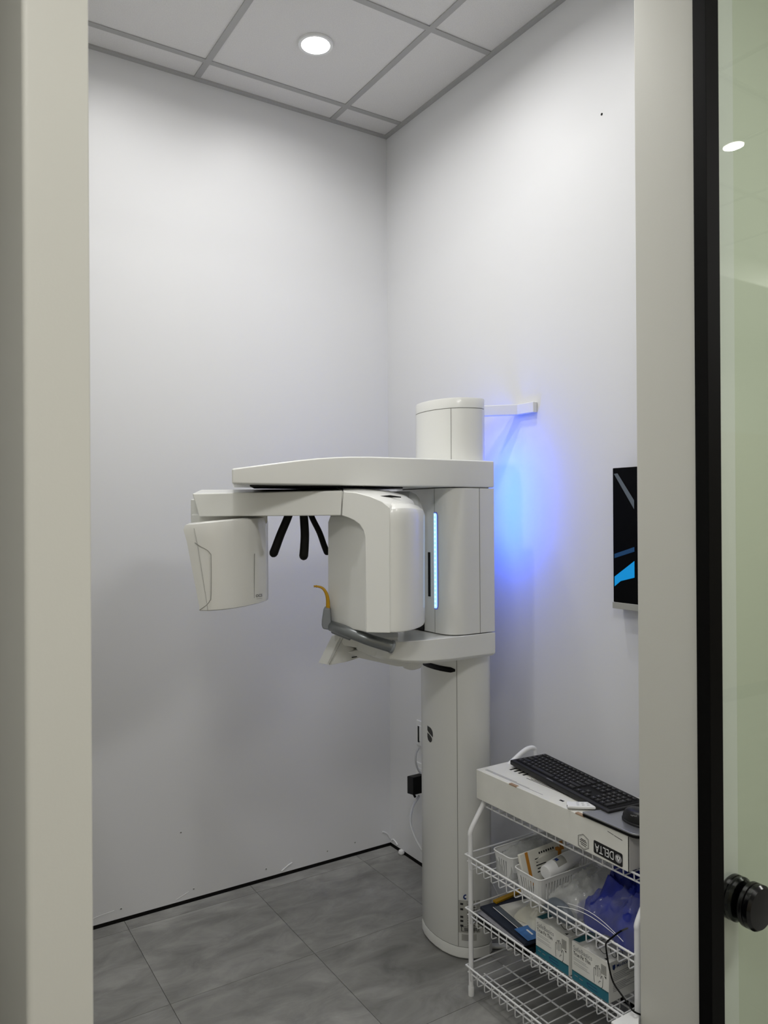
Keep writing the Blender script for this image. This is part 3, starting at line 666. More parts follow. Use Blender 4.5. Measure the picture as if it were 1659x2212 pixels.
# ================================================================ sliding glass door of the room
gd_ = empty('door_1', (0.2, -1.97, 0.0), 'sliding glass door with a black edge frame, parked over the right hand wall', 'door'); gd_['kind'] = 'structure'
DY0, DY1 = -1.982, -1.950
MB().box(-0.478, -0.434, DY0, DY1, 0.012, 2.94).build('door_stile', M['blackmetal'], gd_, bevel=0.0012)
MB().box(-0.440, 0.62, -1.970, -1.962, 0.012, 2.94).build('glass_pane', M['glass'], gd_, smooth=False)
MB().box(0.60, 0.645, DY0, DY1, 0.012, 2.94).build('door_stile', M['blackmetal'], gd_, bevel=0.0012)
MB().box(-0.434, 0.60, DY0, DY1, 0.008, 0.05).build('door_rail', M['blackmetal'], gd_, bevel=0.0012)
MB().box(-0.434, 0.60, DY0, DY1, 2.90, 2.94).build('door_rail', M['blackmetal'], gd_, bevel=0.0012)
kz = 0.668
for sgn, y in ((-1, -1.970), (1, -1.962)):
    pr = [(0.034, 0), (0.044, 0.002), (0.049, 0.008), (0.049, 0.016), (0.046, 0.018), (0.049, 0.020), (0.049, 0.030), (0.044, 0.036), (0.02, 0.038)]
    if sgn > 0: pr = [(r_, h*0.9) for r_, h in pr]
    MB().lathe(pr, (-0.335, y, kz), (0, sgn, 0), 32).build('door_knob', M['blackgloss'], gd_, angle=30)
# door casing on the hall side, seen through the glass
struct(MB().box(-0.41, -0.290, YH-0.012, YH, 0.0, 2.95).build('trim_4', M['trim'], bevel=0.002))
struct(MB().box(-0.290, 1.2, YH-0.003, YH, 0.0, 3.2).build('wall_hall_front', M['wall_sage'], smooth=False))

# ================================================================ wire rack
RX0, RX1, RY0, RY1 = -0.382, -0.100, -1.712, -1.062
rk = empty('wire_rack', ((RX0+RX1)/2, (RY0+RY1)/2, 0), 'white four tier wire rack with tubular legs against the right wall', 'rack')
for y in (RY1, RY0):
    fp_ = smoothpath([(RX0, y, 0.50), (RX0+0.004, y, 0.525), (-0.325, y, 0.60), (-0.300, y, 0.655)], 5)
    MB().tube([(RX0, y, 0.02), (RX0, y, 0.25), (RX0, y, 0.44)] + fp_, 0.0080, 12).build('leg', M['rack'], rk, angle=60)
    MB().lathe([(0.0098, 0), (0.0098, 0.028), (0.0085, 0.03)], (RX0, y, 0), (0, 0, 1), 14).build('foot_cap', M['bin'], rk)
    top = smoothpath([(RX1, y, 0.66), (RX1, y, 0.72), (RX1-0.012, y, 0.738), (RX1-0.05, y, 0.735), (-0.22, y, 0.70), (-0.30, y, 0.655)], 5)
    MB().tube([(RX1, y, 0.02), (RX1, y, 0.35)] + top, 0.0080, 12).build('leg', M['rack'], rk, angle=60)
    MB().lathe([(0.0098, 0), (0.0098, 0.028), (0.0085, 0.03)], (RX1, y, 0), (0, 0, 1), 14).build('foot_cap', M['bin'], rk)
wire_meshes = {}
def shelf(zr, x0, x1, lip=0.045, back=0.045, n=19):
    y0, y1 = RY0-0.010+0.012, RY1+0.012
    r1, r2, r3 = 0.0031, 0.0026, 0.0018
    b = MB().tube([(x0-0.011, y1, zr), (x1, y1, zr), (x1, y0, zr), (x0-0.011, y0, zr)], r1, 8, closed=True)
    sh = b.build('shelf_basket', M['rack'], rk, angle=60)
    zd = zr-lip
    MB().tube([(x0-0.002, y1, zr-0.024), (x1, y1, zr-0.024), (x1, y0, zr-0.024), (x0-0.002, y0, zr-0.024)], r2, 6, closed=True).build('lower_rail', M['rack'], sh, angle=60)
    for x in (x0+0.06, (x0+x1)/2, x1-0.05):
        MB().tube([(x, y1-0.004, zd-0.004), (x, y0+0.004, zd-0.004)], r2, 6).build('deck_rail', M['rack'], sh, angle=60)
    xf = x0-0.011
    src = MB().tube([(xf+0.002, y1-0.018, zr+0.002), (xf+0.003, y1-0.018, zd+0.006), (xf+0.006, y1-0.018, zd+0.001), (xf+0.012, y1-0.018, zd), (x1-0.006, y1-0.018, zd), (x1-0.001, y1-0.018, zd+0.006), (x1, y1-0.018, zr)], r3, 6).build('cross_wire', M['rack'], sh, angle=60)
    step = (y1-y0-0.036)/(n-1)
    for k in range(1, n):
        c = src.copy(); COL.objects.link(c); c.parent = sh; c.location = src.location + Vector((0, -step*k, 0))
    return sh
shelf(0.093, RX0, RX1); shelf(0.275, RX0, RX1); shelf(0.445, RX0, RX1)
shelf(0.609, -0.318, -0.110, lip=0.022)

# ---------------------------------------------------------------- long carton on the top tier
BX0, BX1, BY0, BY1, BZ0, BZ1 = -0.345, -0.110, -1.655, -1.048, 0.6125, 0.706
bx = empty('cardboard_box', ((BX0+BX1)/2, (BY0+BY1)/2, BZ0), 'long flat white carton printed DELTA upside down, on the top rack tier', 'box')
MB().box(BX0, BX1, BY0, BY1, BZ0, BZ1).build('carton', M['card'], bx, bevel=0.0025)
MB().box(BX0+0.004, BX1, BY0-0.0016, BY0+0.001, BZ0+0.003, BZ1-0.003).build('end_flap', M['cardend'], bx, bevel=0.0006)
MB().tube([(BX0, BY0-.0005, BZ0+.002), (BX0, BY0-.0005, BZ1-.002)], 0.0012, 6).build('flap_crease', M['ink'], bx)
for y in (-1.205, -1.475): MB().box(BX0-0.0006, BX0+0.010, y-0.033, y, BZ1-0.003, BZ1+0.0006).build('kraft_tab', M['kraft'], bx, smooth=False)
# front print: reading frame turned upside down, so x runs towards +Y and up is down
fo = Vector((BX0, -1.640, BZ0)); ux, uz = Vector((0, -1, 0)), Vector((0, 0, 1))
def frontpatch(pts, m, name, lift=0.0005): return patch((BX0, BY1, BZ0), ux, uz, pts, lift).build(name, m, bx, smooth=False)
lx0, lx1, lz0, lz1 = 0.492, 0.589, 0.006, 0.041
pl = [(v[0], v[1]) for v in roundpoly([(lx0, lz0+0.003), (lx1, lz0-0.001), (lx1, lz1-0.001), (lx0, lz1+0.002)], 0.005, 4)]
frontpatch(pl, M['ink'], 'logo_plate')
text('lettering', 'DELTA', 1, Vector((BX0-0.001, BY1-0.5600, BZ0+0.035)), (0, 1, 0), (0, 0, -1), M['white'], bx, fit=(0.063, 0.0215))
cy, cz = BY1-0.5755, BZ0+0.0230
MB().lathe([(0.0110, 0.0008), (0.0110, 0.0012)], (BX0, cy, cz), (-1, 0, 0), 24).build('logo_disc', M['inkgrey'], bx)
patch((BX0-0.0012, cy, cz), (0, 1, 0), (0, 0, -1), [(-0.0075, -0.006), (0.0075, -0.006), (0.0, 0.008)], 0.0002).build('logo_triangle', M['white'], bx, smooth=False)
patch((BX0-0.0015, cy, cz), (0, 1, 0), (0, 0, -1), [(-0.0035, -0.0045), (0.0015, -0.0045), (-0.001, 0.003)], 0.0002).build('logo_triangle', M['ink'], bx, smooth=False)
hexa = [(0.415, 0.014), (0.436, 0.009), (0.452, 0.018), (0.452, 0.042), (0.433, 0.050), (0.415, 0.041), (0.415, 0.014)]
hexa = [(x+0.022, z-0.006) for x, z in hexa]
strokes([hexa], 0.0014, (BX0, BY1, BZ0), ux, uz).build('seal_outline', M['ink'], bx, smooth=False)
hexb = [(0.4555+(x-0.4555)*0.86, 0.023+(z-0.023)*0.86) for x, z in hexa]
strokes([hexb], 0.0007, (BX0, BY1, BZ0), ux, uz).build('seal_outline', M['ink'], bx, smooth=False)
strokes([[(x+0.022, z-0.006) for x, z in l_] for l_ in ([(0.421, 0.027), (0.446, 0.024)], [(0.421, 0.032), (0.446, 0.030)], [(0.424, 0.036), (0.443, 0.034)], [(0.424, 0.022), (0.443, 0.019)])], 0.0022, (BX0, BY1, BZ0), ux, uz).build('seal_text', M['ink'], bx, smooth=False)
strokes([[(0.540, 0.082), (0.560, 0.079)], [(0.562, 0.0785), (0.588, 0.075)]], 0.0016, (BX0, BY1, BZ0), ux, uz).build('printed_line', M['ink'], bx, smooth=False)
# top print
def topline(x, ya, yb, wd, m='inkgrey'): strokes([[(0, 0), (ya-yb, 0)]], wd, (x, ya, BZ1), (0, -1, 0), (1, 0, 0), ).build('printed_line', M[m], bx, smooth=False)
for k in range(3): MB().box(BX0+0.018+0.004*k, BX0+0.0195+0.004*k, -1.33+0.06*k, -1.07, BZ1, BZ1+0.0004).build('printed_line', M['inkgrey'], bx, smooth=False)
for k in range(4): MB().box(BX0+0.075+0.007*k, BX0+0.0775+0.007*k, -1.43, -1.20-0.012*k, BZ1, BZ1+0.0004).build('printed_line', M['ink'] if k < 2 else M['inkgrey'], bx, smooth=False)
for k in range(4): MB().box(BX0+0.085, BX0+0.14, -1.110-0.020*k-0.008, -1.110-0.020*k, BZ1, BZ1+0.0005).build('printed_bar', M['ink'], bx, smooth=False)
MB().box(BX0+0.028, BX0+0.036, -1.40, -1.385, BZ1, BZ1+0.0004).build('printed_symbol', M['ink'], bx, smooth=False)

# ---------------------------------------------------------------- keyboard
ko = Vector((-0.242, -1.093, 0.714)); kx = Vector((-0.059, -0.462, -0.006)).normalized(); kn = Vector((0, 0, 1))
ky = Vector((0.125, -0.016, 0.001)); ky = (ky-kx*ky.dot(kx)).normalized(); kn = ky.cross(kx)*-1
kn = kx.cross(ky)
KB = empty('keyboard', tuple(ko), 'black full size computer keyboard lying across the long white carton', 'keyboard')
def kp(x, y, z): return ko + kx*x + ky*y + kn*z
def kbox(x0, x1, y0, y1, z0, z1):
    return MB().obox(kp(x0, y0, z0), kx*(x1-x0), ky*(y1-y0), kn*(z1-z0))
if kn.z < 0: kn = -kn
kbox(0, 0.462, 0, 0.142, 0, 0.016).build('keyboard_body', M['kbd'], KB, bevel=0.004)
kbox(0.012, 0.450, 0.016, 0.134, 0.0155, 0.0168).build('key_well', M['black'], KB)
u = 0.0187
def key(x, y, wd=1.0, hh=1.0):
    x0, y0 = 0.014+x*u, 0.018+y*u; x1, y1 = x0+wd*u-0.003, y0+hh*u-0.0035
    b_ = [kp(x0, y0, 0.0160), kp(x1, y0, 0.0160), kp(x1, y1, 0.0160), kp(x0, y1, 0.0160)]
    i = 0.0014; t_ = [kp(x0+i, y0+i, 0.0200), kp(x1-i, y0+i, 0.0200), kp(x1-i, y1-i, 0.0200), kp(x0+i, y1-i, 0.0200)]
    k_ = MB().loft(b_, t_).build('key', M['key'], KB, smooth=False)
    MB().obox(kp(x0+0.004, y1-0.0075, 0.0200), kx*min(0.0030, 0.3*(x1-x0)), ky*0.0022, kn*0.0002).build('key_legend', M['legend'], k_, smooth=False)
rows = [[1.25, 1.25, 1.25, 6.0, 1.25, 1.25, 1.25, 1.5], [2.2]+[1]*10+[2.8], [1.75]+[1]*11+[2.25], [1.5]+[1]*12+[1.5], [1]*13+[2], [1]*15]
for r_, row in enumerate(rows):
    x = 0
    for wd in row:
        key(x, r_ if r_ < 5 else 5.25, wd, 1 if r_ < 5 else 0.75); x += wd
for x, y in ((15.4, 0), (16.4, 0), (17.4, 0), (16.4, 1)): key(x, y)
for y in (3, 4):
    for x in (15.4, 16.4, 17.4): key(x, y)
for x in (15.4, 16.4, 17.4, 18.8, 19.8, 20.8, 21.8): key(x, 5.25, 1, 0.75)
for y in range(5):
    for x in (18.8, 19.8, 20.8): key(x, y)
key(21.8, 0, 1, 2); key(21.8, 2, 1, 2); key(21.8, 4)
kbox(0.185, 0.215, 0.005, 0.0075, 0.0161, 0.0164).build('badge', M['legend'], KB, smooth=False)

# ---------------------------------------------------------------- laptop, mouse, remote on the carton
lt = empty('laptop', (-0.29, -1.58, BZ1), 'closed silver laptop with a black edge on the right end of the long carton', 'laptop')
lpl = roundpoly([(-0.349, -1.502), (-0.215, -1.548), (-0.168, -1.690), (-0.349, -1.690)], [0.004, 0.01, 0.01, 0.03], 5)
MB().prism(lpl, BZ1+0.0006, BZ1+0.008).build('laptop_base', M['black'], lt, bevel=0.001)
MB().prism(lpl, BZ1+0.008, BZ1+0.0125).build('laptop_lid', M['silver'], lt, bevel=0.001)
ms = empty('computer_mouse', (-0.278, -1.635, BZ1+0.0125), 'black rounded computer mouse on the silver laptop', 'mouse')
rs = []
for k in range(9):
    t = k/8; zz = 0.036*math.sin(t*PI/2)
    sc = math.cos(t*PI/2)**0.55 if t < 1 else 0.02
    sc = max(sc, 0.03)*(1.0 if k else 0.94)
    rs.append([(-0.278+0.034*sc*math.cos(a)-0.004*t, -1.637+0.050*sc*math.sin(a), BZ1+0.0128+zz) for a in [2*PI*j/28 for j in range(28)]])
MB().rings(rs).build('mouse_shell', M['kbd'], ms, angle=70)
MB().rings([[(-0.278+0.0355*math.cos(a), -1.637+0.0515*math.sin(a), z) for a in [2*PI*j/28 for j in range(28)]] for z in (BZ1+0.0125, BZ1+0.0195)]).build('mouse_base', M['key'], ms, bevel=0.002)
text('lettering', 'logitech', 1, (-0.3115, -1.634, BZ1+0.036), (0.25, -1, 0.1), (0.6, 0, 1), M['legend'], ms, fit=(0.017, 0.0045))
rm = empty('remote_control', (-0.31, -1.475, BZ1), 'small white remote control tilted against the keyboard edge', 'remote control')
ra_ = Vector((-0.352, -1.452, BZ1+0.004)); rx_ = Vector((0.085, -0.072, 0.002)).normalized(); ry_ = Vector((0.36, 0.42, 0.05)).normalized()
ry_ = (ry_-rx_*ry_.dot(rx_)).normalized(); rz_ = rx_.cross(ry_); rz_ = rz_ if rz_.z > 0 else -rz_
MB().obox(ra_, rx_*0.118, ry_*0.031, rz_*0.008).build('remote_body', M['white'], rm, bevel=0.003)
for i in range(5):
    for j in range(2): MB().obox(ra_+rx_*(0.026+0.014*i)+ry_*(0.007+0.011*j)+rz_*0.008, rx_*0.007, ry_*0.005, rz_*0.0006).build('button', M['cord'], rm, bevel=0.0004)
MB().obox(ra_-rx_*0.0004+ry_*0.004+rz_*0.002, rx_*0.003, ry_*0.006, rz_*0.005).build('lens_window', M['black'], rm)

# ---------------------------------------------------------------- bins on the upper basket
DK = 0.400+0.0025
def bin_(label, x0, x1, y0, y1, h, cut=True):
    t = empty('storage_bin', ((x0+x1)/2, (y0+y1)/2, DK), label, 'bin', 'white slotted bins on the upper basket')
    def rg(z, ins, n=9): return [(x, y, z) for x, y in roundpoly([(x0+ins, y0+ins), (x1-ins, y0+ins), (x1-ins, y1-ins), (x0+ins, y1-ins)], 0.018, 3)]
    def sub(r_, m_):            # more points along straight runs
        out = []
        for i in range(len(r_)):
            a, c = Vector(r_[i]), Vector(r_[(i+1) % len(r_)]); n = max(1, round((c-a).length/0.0058))
            if n > 1 and n % 2 == 0: n += 1
            for k in range(n if m_ is None else m_[i]): out.append(a.lerp(c, k/(n if m_ is None else m_[i])))
        return out
    base = rg(DK+h, 0.0); cnt = []
    for i in range(len(base)):
        n = max(1, round((Vector(base[(i+1) % len(base)])-Vector(base[i])).length/0.0058)); cnt.append(n if n % 2 else n+1)
    R_ = [sub(rg(DK+h*f_, ins), cnt) for f_, ins in ((0.0, 0.012), (0.16, 0.010), (0.80, 0.003), (1.0, 0.0))]
    n = len(R_[0]); b = MB(); fs = []
    run = []; 
    for i, c in enumerate(cnt): run += [(k, c) for k in range(c)]
    for k in range(3):
        for i in range(n):
            kk, c = run[i]
            if k == 1 and c > 3 and kk % 2 == 1: continue
            fs.append([k*n+i, k*n+(i+1) % n, (k+1)*n+(i+1) % n, (k+1)*n+i])
    fs.append(list(range(n))[::-1])
    b.add([p for r_ in R_ for p in r_], fs); b.build('bin_body', M['bin'], t, solid=0.0016, smooth=False)
    MB().tube(R_[3], 0.0022, 6, closed=True).build('bin_rim', M['bin'], t, angle=60)
    return t
bin_('white slotted plastic bin nearest the column, holding a clear pouch', -0.352, -0.112, -1.222, -1.132, 0.080)
bin_('white slotted plastic bin holding an orange striped packet and a white tube', -0.372, -0.120, -1.362, -1.252, 0.076)

def crumple(name, x0, x1, y0, y1, zf, m, n=18, amp=0.008, seed=1, parent=None, thick=0.0, freq=30, base=None):
    """A crumpled soft lump: top height field zf(u, v), closed underneath."""
    rnd = random.Random(seed); ph = [(rnd.uniform(-1, 1)*freq, rnd.uniform(-1, 1)*freq, rnd.uniform(0, 6.28)) for _ in range(7)]
    b = MB(); vs = []
    for i in range(n+1):
        for j in range(n+1):
            u_, v_ = i/n, j/n; x = x0+(x1-x0)*u_; y = y0+(y1-y0)*v_
            e = min(1, 6*min(u_, 1-u_, v_, 1-v_))
            wob = sum((1-abs(math.sin(a*x+c*y+p_)))**1.5 for a, c, p_ in ph)/7-0.24
            z = zf(u_, v_) + amp*wob*e*4.5
            x += 0.5*amp*math.sin(freq*y+seed)*(1 if 0 < j < n else 0.6); y += 0.5*amp*math.sin(freq*x*0.8+2*seed)
            vs.append((x, y, z))
    fs = [[i*(n+1)+j, (i+1)*(n+1)+j, (i+1)*(n+1)+j+1, i*(n+1)+j+1] for i in range(n) for j in range(n)]
    if base is not None:
        off = len(vs); vs += [(v[0], v[1], base) for v in vs]
        fs += [[off+i*(n+1)+j, off+i*(n+1)+j+1, off+(i+1)*(n+1)+j+1, off+(i+1)*(n+1)+j] for i in range(n) for j in range(n)]
        ed = [j for j in range(n+1)] + [(i)*(n+1)+n for i in range(1, n+1)] + [n*(n+1)+j for j in range(n-1, -1, -1)] + [i*(n+1) for i in range(n-1, 0, -1)]
        for a, c in zip(ed, ed[1:]+ed[:1]): fs.append([a, off+a, off+c, c])
    b.add(vs, fs)
    return b.build(name, m, parent, angle=28)
dome = lambda h, z: (lambda u_, v_: z + h*max(0, (4*u_*(1-u_)))**0.5*max(0, (4*v_*(1-v_)))**0.5)
# pouch in the first bin
pz = crumple('plastic_pouch', -0.345, -0.125, -1.213, -1.145, lambda u_, v_: DK+0.058+0.040*math.sin(PI*min(1, max(0, u_)))**0.5*(4*v_*(1-v_))**0.6, M['film'], 24, 0.006, 3, base=DK+0.012, freq=80)
tag(pz, 'translucent plastic pouch bulging out of the bin nearest the column', 'pouch')
# packet with orange stripes, leaning in the second bin
pk = empty('striped_packet', (-0.24, -1.27, DK+0.01), 'white packet with orange stripes and black print standing in the second bin', 'packet')
po = Vector((-0.350, -1.283, DK+0.018)); px_ = Vector((0.205, 0.010, 0)); py_ = Vector((0, 0.030, 0.088)); pn_ = px_.cross(py_).normalized(); pn_ = pn_ if pn_.y < 0 else -pn_
MB().obox(po-pn_*0.010, px_, py_, pn_*0.010).build('packet_body', M['paper'], pk, bevel=0.003)
pux, puy = px_.normalized(), py_.normalized()
def ppatch(x, y, w_, h_, m, nm):
    MB().add([po+pn_*0.0006+pux*a+puy*c for a, c in rect(x, y, w_, h_)], [[0, 1, 2, 3]]).build(nm, m, pk, smooth=False)
ppatch(0.022, 0.0, 0.012, 0.0925, M['orange'], 'orange_stripe'); ppatch(0.170, 0.0, 0.016, 0.0925, M['orange'], 'orange_stripe')
for k in range(5): ppatch(0.058+0.003*(k % 2), 0.064-0.009*k, 0.085-0.006*(k % 3), 0.003, M['ink'], 'printed_line')
for k in range(7): ppatch(0.078+0.010*k, 0.0755, 0.006, 0.006, M['ink'], 'printed_letter')
sp_ = crumple('striped_packet', -0.300, -0.150, -1.262, -1.232, lambda u_, v_: DK+0.075+0.012*math.sin(PI*u_), M['paper'], 8, 0.003, 5, base=DK+0.03)
tag(sp_, 'second white packet standing behind the orange striped one between the bins', 'packet')
MB().box(-0.200, -0.188, -1.266, -1.235, DK+0.070, DK+0.0915).build('orange_stripe', M['orange'], sp_)
tb = empty('white_tube', (-0.25, -1.325, DK+0.05), 'white plastic tube with a printed label lying on the second bin', 'tube')
ta, tb_ = Vector((-0.318, -1.330, DK+0.074)), Vector((-0.165, -1.316, DK+0.088))
td = (tb_-ta).normalized()
MB().lathe([(0.0190, 0), (0.0205, 0.003), (0.0205, 0.016), (0.0215, 0.018), (0.0215, 0.022), (0.0235, 0.026), (0.0235, 0.10), (0.020, 0.14), (0.012, 0.155)], ta, td, 24).build('tube_body', M['white'], tb, angle=40)
lb = [ (ta+td*s_ + 0.0238*(math.cos(a)*Vector((0, -1, 0)) + math.sin(a)*Vector((0, 0, 1)))) for s_ in (0.035, 0.075) for a in [PI*0.15+PI*0.06*k for k in range(8)]]
MB().add(lb, [[i, i+1, 8+i+1, 8+i] for i in range(7)]).build('tube_label', M['plate'], tb)
lb = [ (ta+td*s_ + 0.0241*(math.cos(a)*Vector((0, -1, 0)) + math.sin(a)*Vector((0, 0, 1)))) for s_ in (0.040, 0.052) for a in [PI*0.38+PI*0.05*k for k in range(4)]]
MB().add(lb, [[i, i+1, 4+i+1, 4+i] for i in range(3)]).build('label_mark', M['blueink'], tb)

# frosted pouch lying beside the second bin
pz = crumple('plastic_pouch', -0.345, -0.115, -1.485, -1.372, lambda u_, v_: DK+0.030+0.055*(4*u_*(1-u_))**0.5*(4*v_*(1-v_))**0.5+0.02*u_, M['film'], 30, 0.009, 8, base=DK+0.006, freq=75)
tag(pz, 'greyish translucent pouch slumped between the second bin and the blue bundle', 'pouch')
gl = crumple('folded_sleeve', -0.374, -0.330, -1.475, -1.372, dome(0.030, DK+0.012), M['slate'], 8, 0.004, 4, base=DK+0.002)
tag(gl, 'small dark grey folded sleeve at the front lip of the upper basket', 'sleeve')
# blue bundle inside a clear bag
bb = crumple('blue_bundle', -0.335, -0.105, -1.735, -1.470, lambda u_, v_: DK+0.020+0.105*(4*u_*(1-u_))**0.45*(max(0, 4*(v_*0.94+.03)*(1-(v_*0.94+.03))))**0.45+0.02*u_, M['blue'], 52, 0.024, 12, base=DK+0.003, freq=62)
tag(bb, 'crumpled royal blue fabric bundle inside the clear plastic bag', 'fabric')
cb_ = crumple('clear_bag', -0.376, -0.100, -1.738, -1.400, lambda u_, v_: DK+0.012+0.128*max(0, 4*u_*(1-u_))**0.55*max(0, 4*v_*(1-v_))**0.5*(0.45+0.55*(1-v_))+0.012*u_, M['clear'], 52, 0.014, 21, freq=85)
tag(cb_, 'crinkled clear plastic bag around the blue bundle on the upper basket', 'bag')
for k, (x0, x1, y0, y1) in enumerate(((-0.372, -0.352, -1.43, -1.62), (-0.350, -0.372, -1.45, -1.66))):
    pp = [(x0+(x1-x0)*t, y0+(y1-y0)*t, DK+0.035+0.018*math.sin(t*PI)+0.01*k) for t in [i/10 for i in range(11)]]
    MB().tube(pp, 0.0009, 5).build('bag_seal', M['white'], cb_)

# ---------------------------------------------------------------- middle basket: folders and glove boxes
D3 = 0.230+0.0025
def slab(name, plan_, z0, z1, m, parent=None, bev=0.001): return MB().prism(plan_, z0, z1).build(name, m, parent, bevel=bev)
bd = slab('ring_binder', [(-0.372, -1.300), (-0.372, -1.072), (-0.13, -1.072), (-0.13, -1.300)], D3, D3+0.020, M['blackgloss'])
tag(bd, 'thick black binder at the bottom of the pile on the middle basket', 'binder')
def rotrect(cx, cy, w_, h_, a):
    c, s_ = math.cos(a), math.sin(a); return [(cx+c*x-s_*y, cy+s_*x+c*y) for x, y in ((-w_/2, -h_/2), (w_/2, -h_/2), (w_/2, h_/2), (-w_/2, h_/2))]
f0 = slab('grey_folder', rotrect(-0.245, -1.178, 0.235, 0.222, -0.05), D3+0.0205, D3+0.0235, M['photo']); tag(f0, 'pale grey folder whose edge shows under the navy one', 'folder')
f1 = slab('navy_folder', rotrect(-0.232, -1.185, 0.238, 0.236, -0.10), D3+0.0240, D3+0.034, M['navy']); tag(f1, 'dark navy folder filling the left of the middle basket', 'folder')
f2 = slab('slate_folder', rotrect(-0.222, -1.202, 0.205, 0.205, -0.13), D3+0.0345, D3+0.037, M['slate']); tag(f2, 'slate grey folder with a light edge on top of the navy one', 'folder')
MB().prism(rotrect(-0.222-0.103, -1.202+0.013, 0.0022, 0.205, -0.13), D3+0.0372, D3+0.0376).build('light_edge', M['white'], f2)
pf = slab('paper_sheet', rotrect(-0.214, -1.202, 0.182, 0.196, -0.15), D3+0.0375, D3+0.0385, M['paper']); tag(pf, 'white printed sheet lying on the slate grey folder', 'paper')
MB().prism(rotrect(-0.165, -1.190, 0.060, 0.070, -0.15), D3+0.0386, D3+0.0388).build('printed_picture', M['photo'], pf)
for a_, c_ in ((-0.130, -1.215), ): MB().prism(rotrect(a_, c_, 0.012, 0.10, -0.15), D3+0.0386, D3+0.0389).build('yellow_print', M['yellow'], pf)
MB().prism(rotrect(-0.172, -1.243, 0.070, 0.012, -0.15), D3+0.0386, D3+0.0389).build('yellow_print', M['yellow'], pf)
MB().prism(rotrect(-0.258, -1.205, 0.012, 0.03, -0.55), D3+0.0386, D3+0.0389).build('yellow_print', M['yellow'], pf)
yr = slab('yellow_ruler', rotrect(-0.212, -1.062, 0.150, 0.017, 0.06), D3+0.0345, D3+0.0415, M['yellow']); tag(yr, 'flat yellow strip along the far left edge of the navy folder', 'strip')
lf = slab('blue_leaflet', rotrect(-0.318, -1.262, 0.062, 0.070, -0.13), D3+0.0378, D3+0.0400, M['bluecard']); tag(lf, 'small blue leaflet on the front right corner of the folders', 'leaflet')
MB().prism(rotrect(-0.318, -1.262, 0.006, 0.030, -0.13), D3+0.0401, D3+0.0403).build('printed_line', M['white'], lf)
for k, (x0, x1, y0, y1, h, lab) in enumerate(((-0.298, -0.185, -1.295, -1.172, 0.050, 'loose white glove heaped on the papers, next to the first glove box'), (-0.235, -0.130, -1.290, -1.200, 0.030, 'loose white glove lying further back on the papers'), (-0.300, -0.255, -1.300, -1.235, 0.016, 'flattened white glove at the edge of the blue leaflet'))):
    g = crumple('rubber_glove', x0, x1, y0, y1, dome(h, D3+0.040), M['glove'], 22, 0.008, 30+k, base=D3+0.0395, freq=85); tag(g, lab, 'glove', 'loose white gloves on the middle basket')

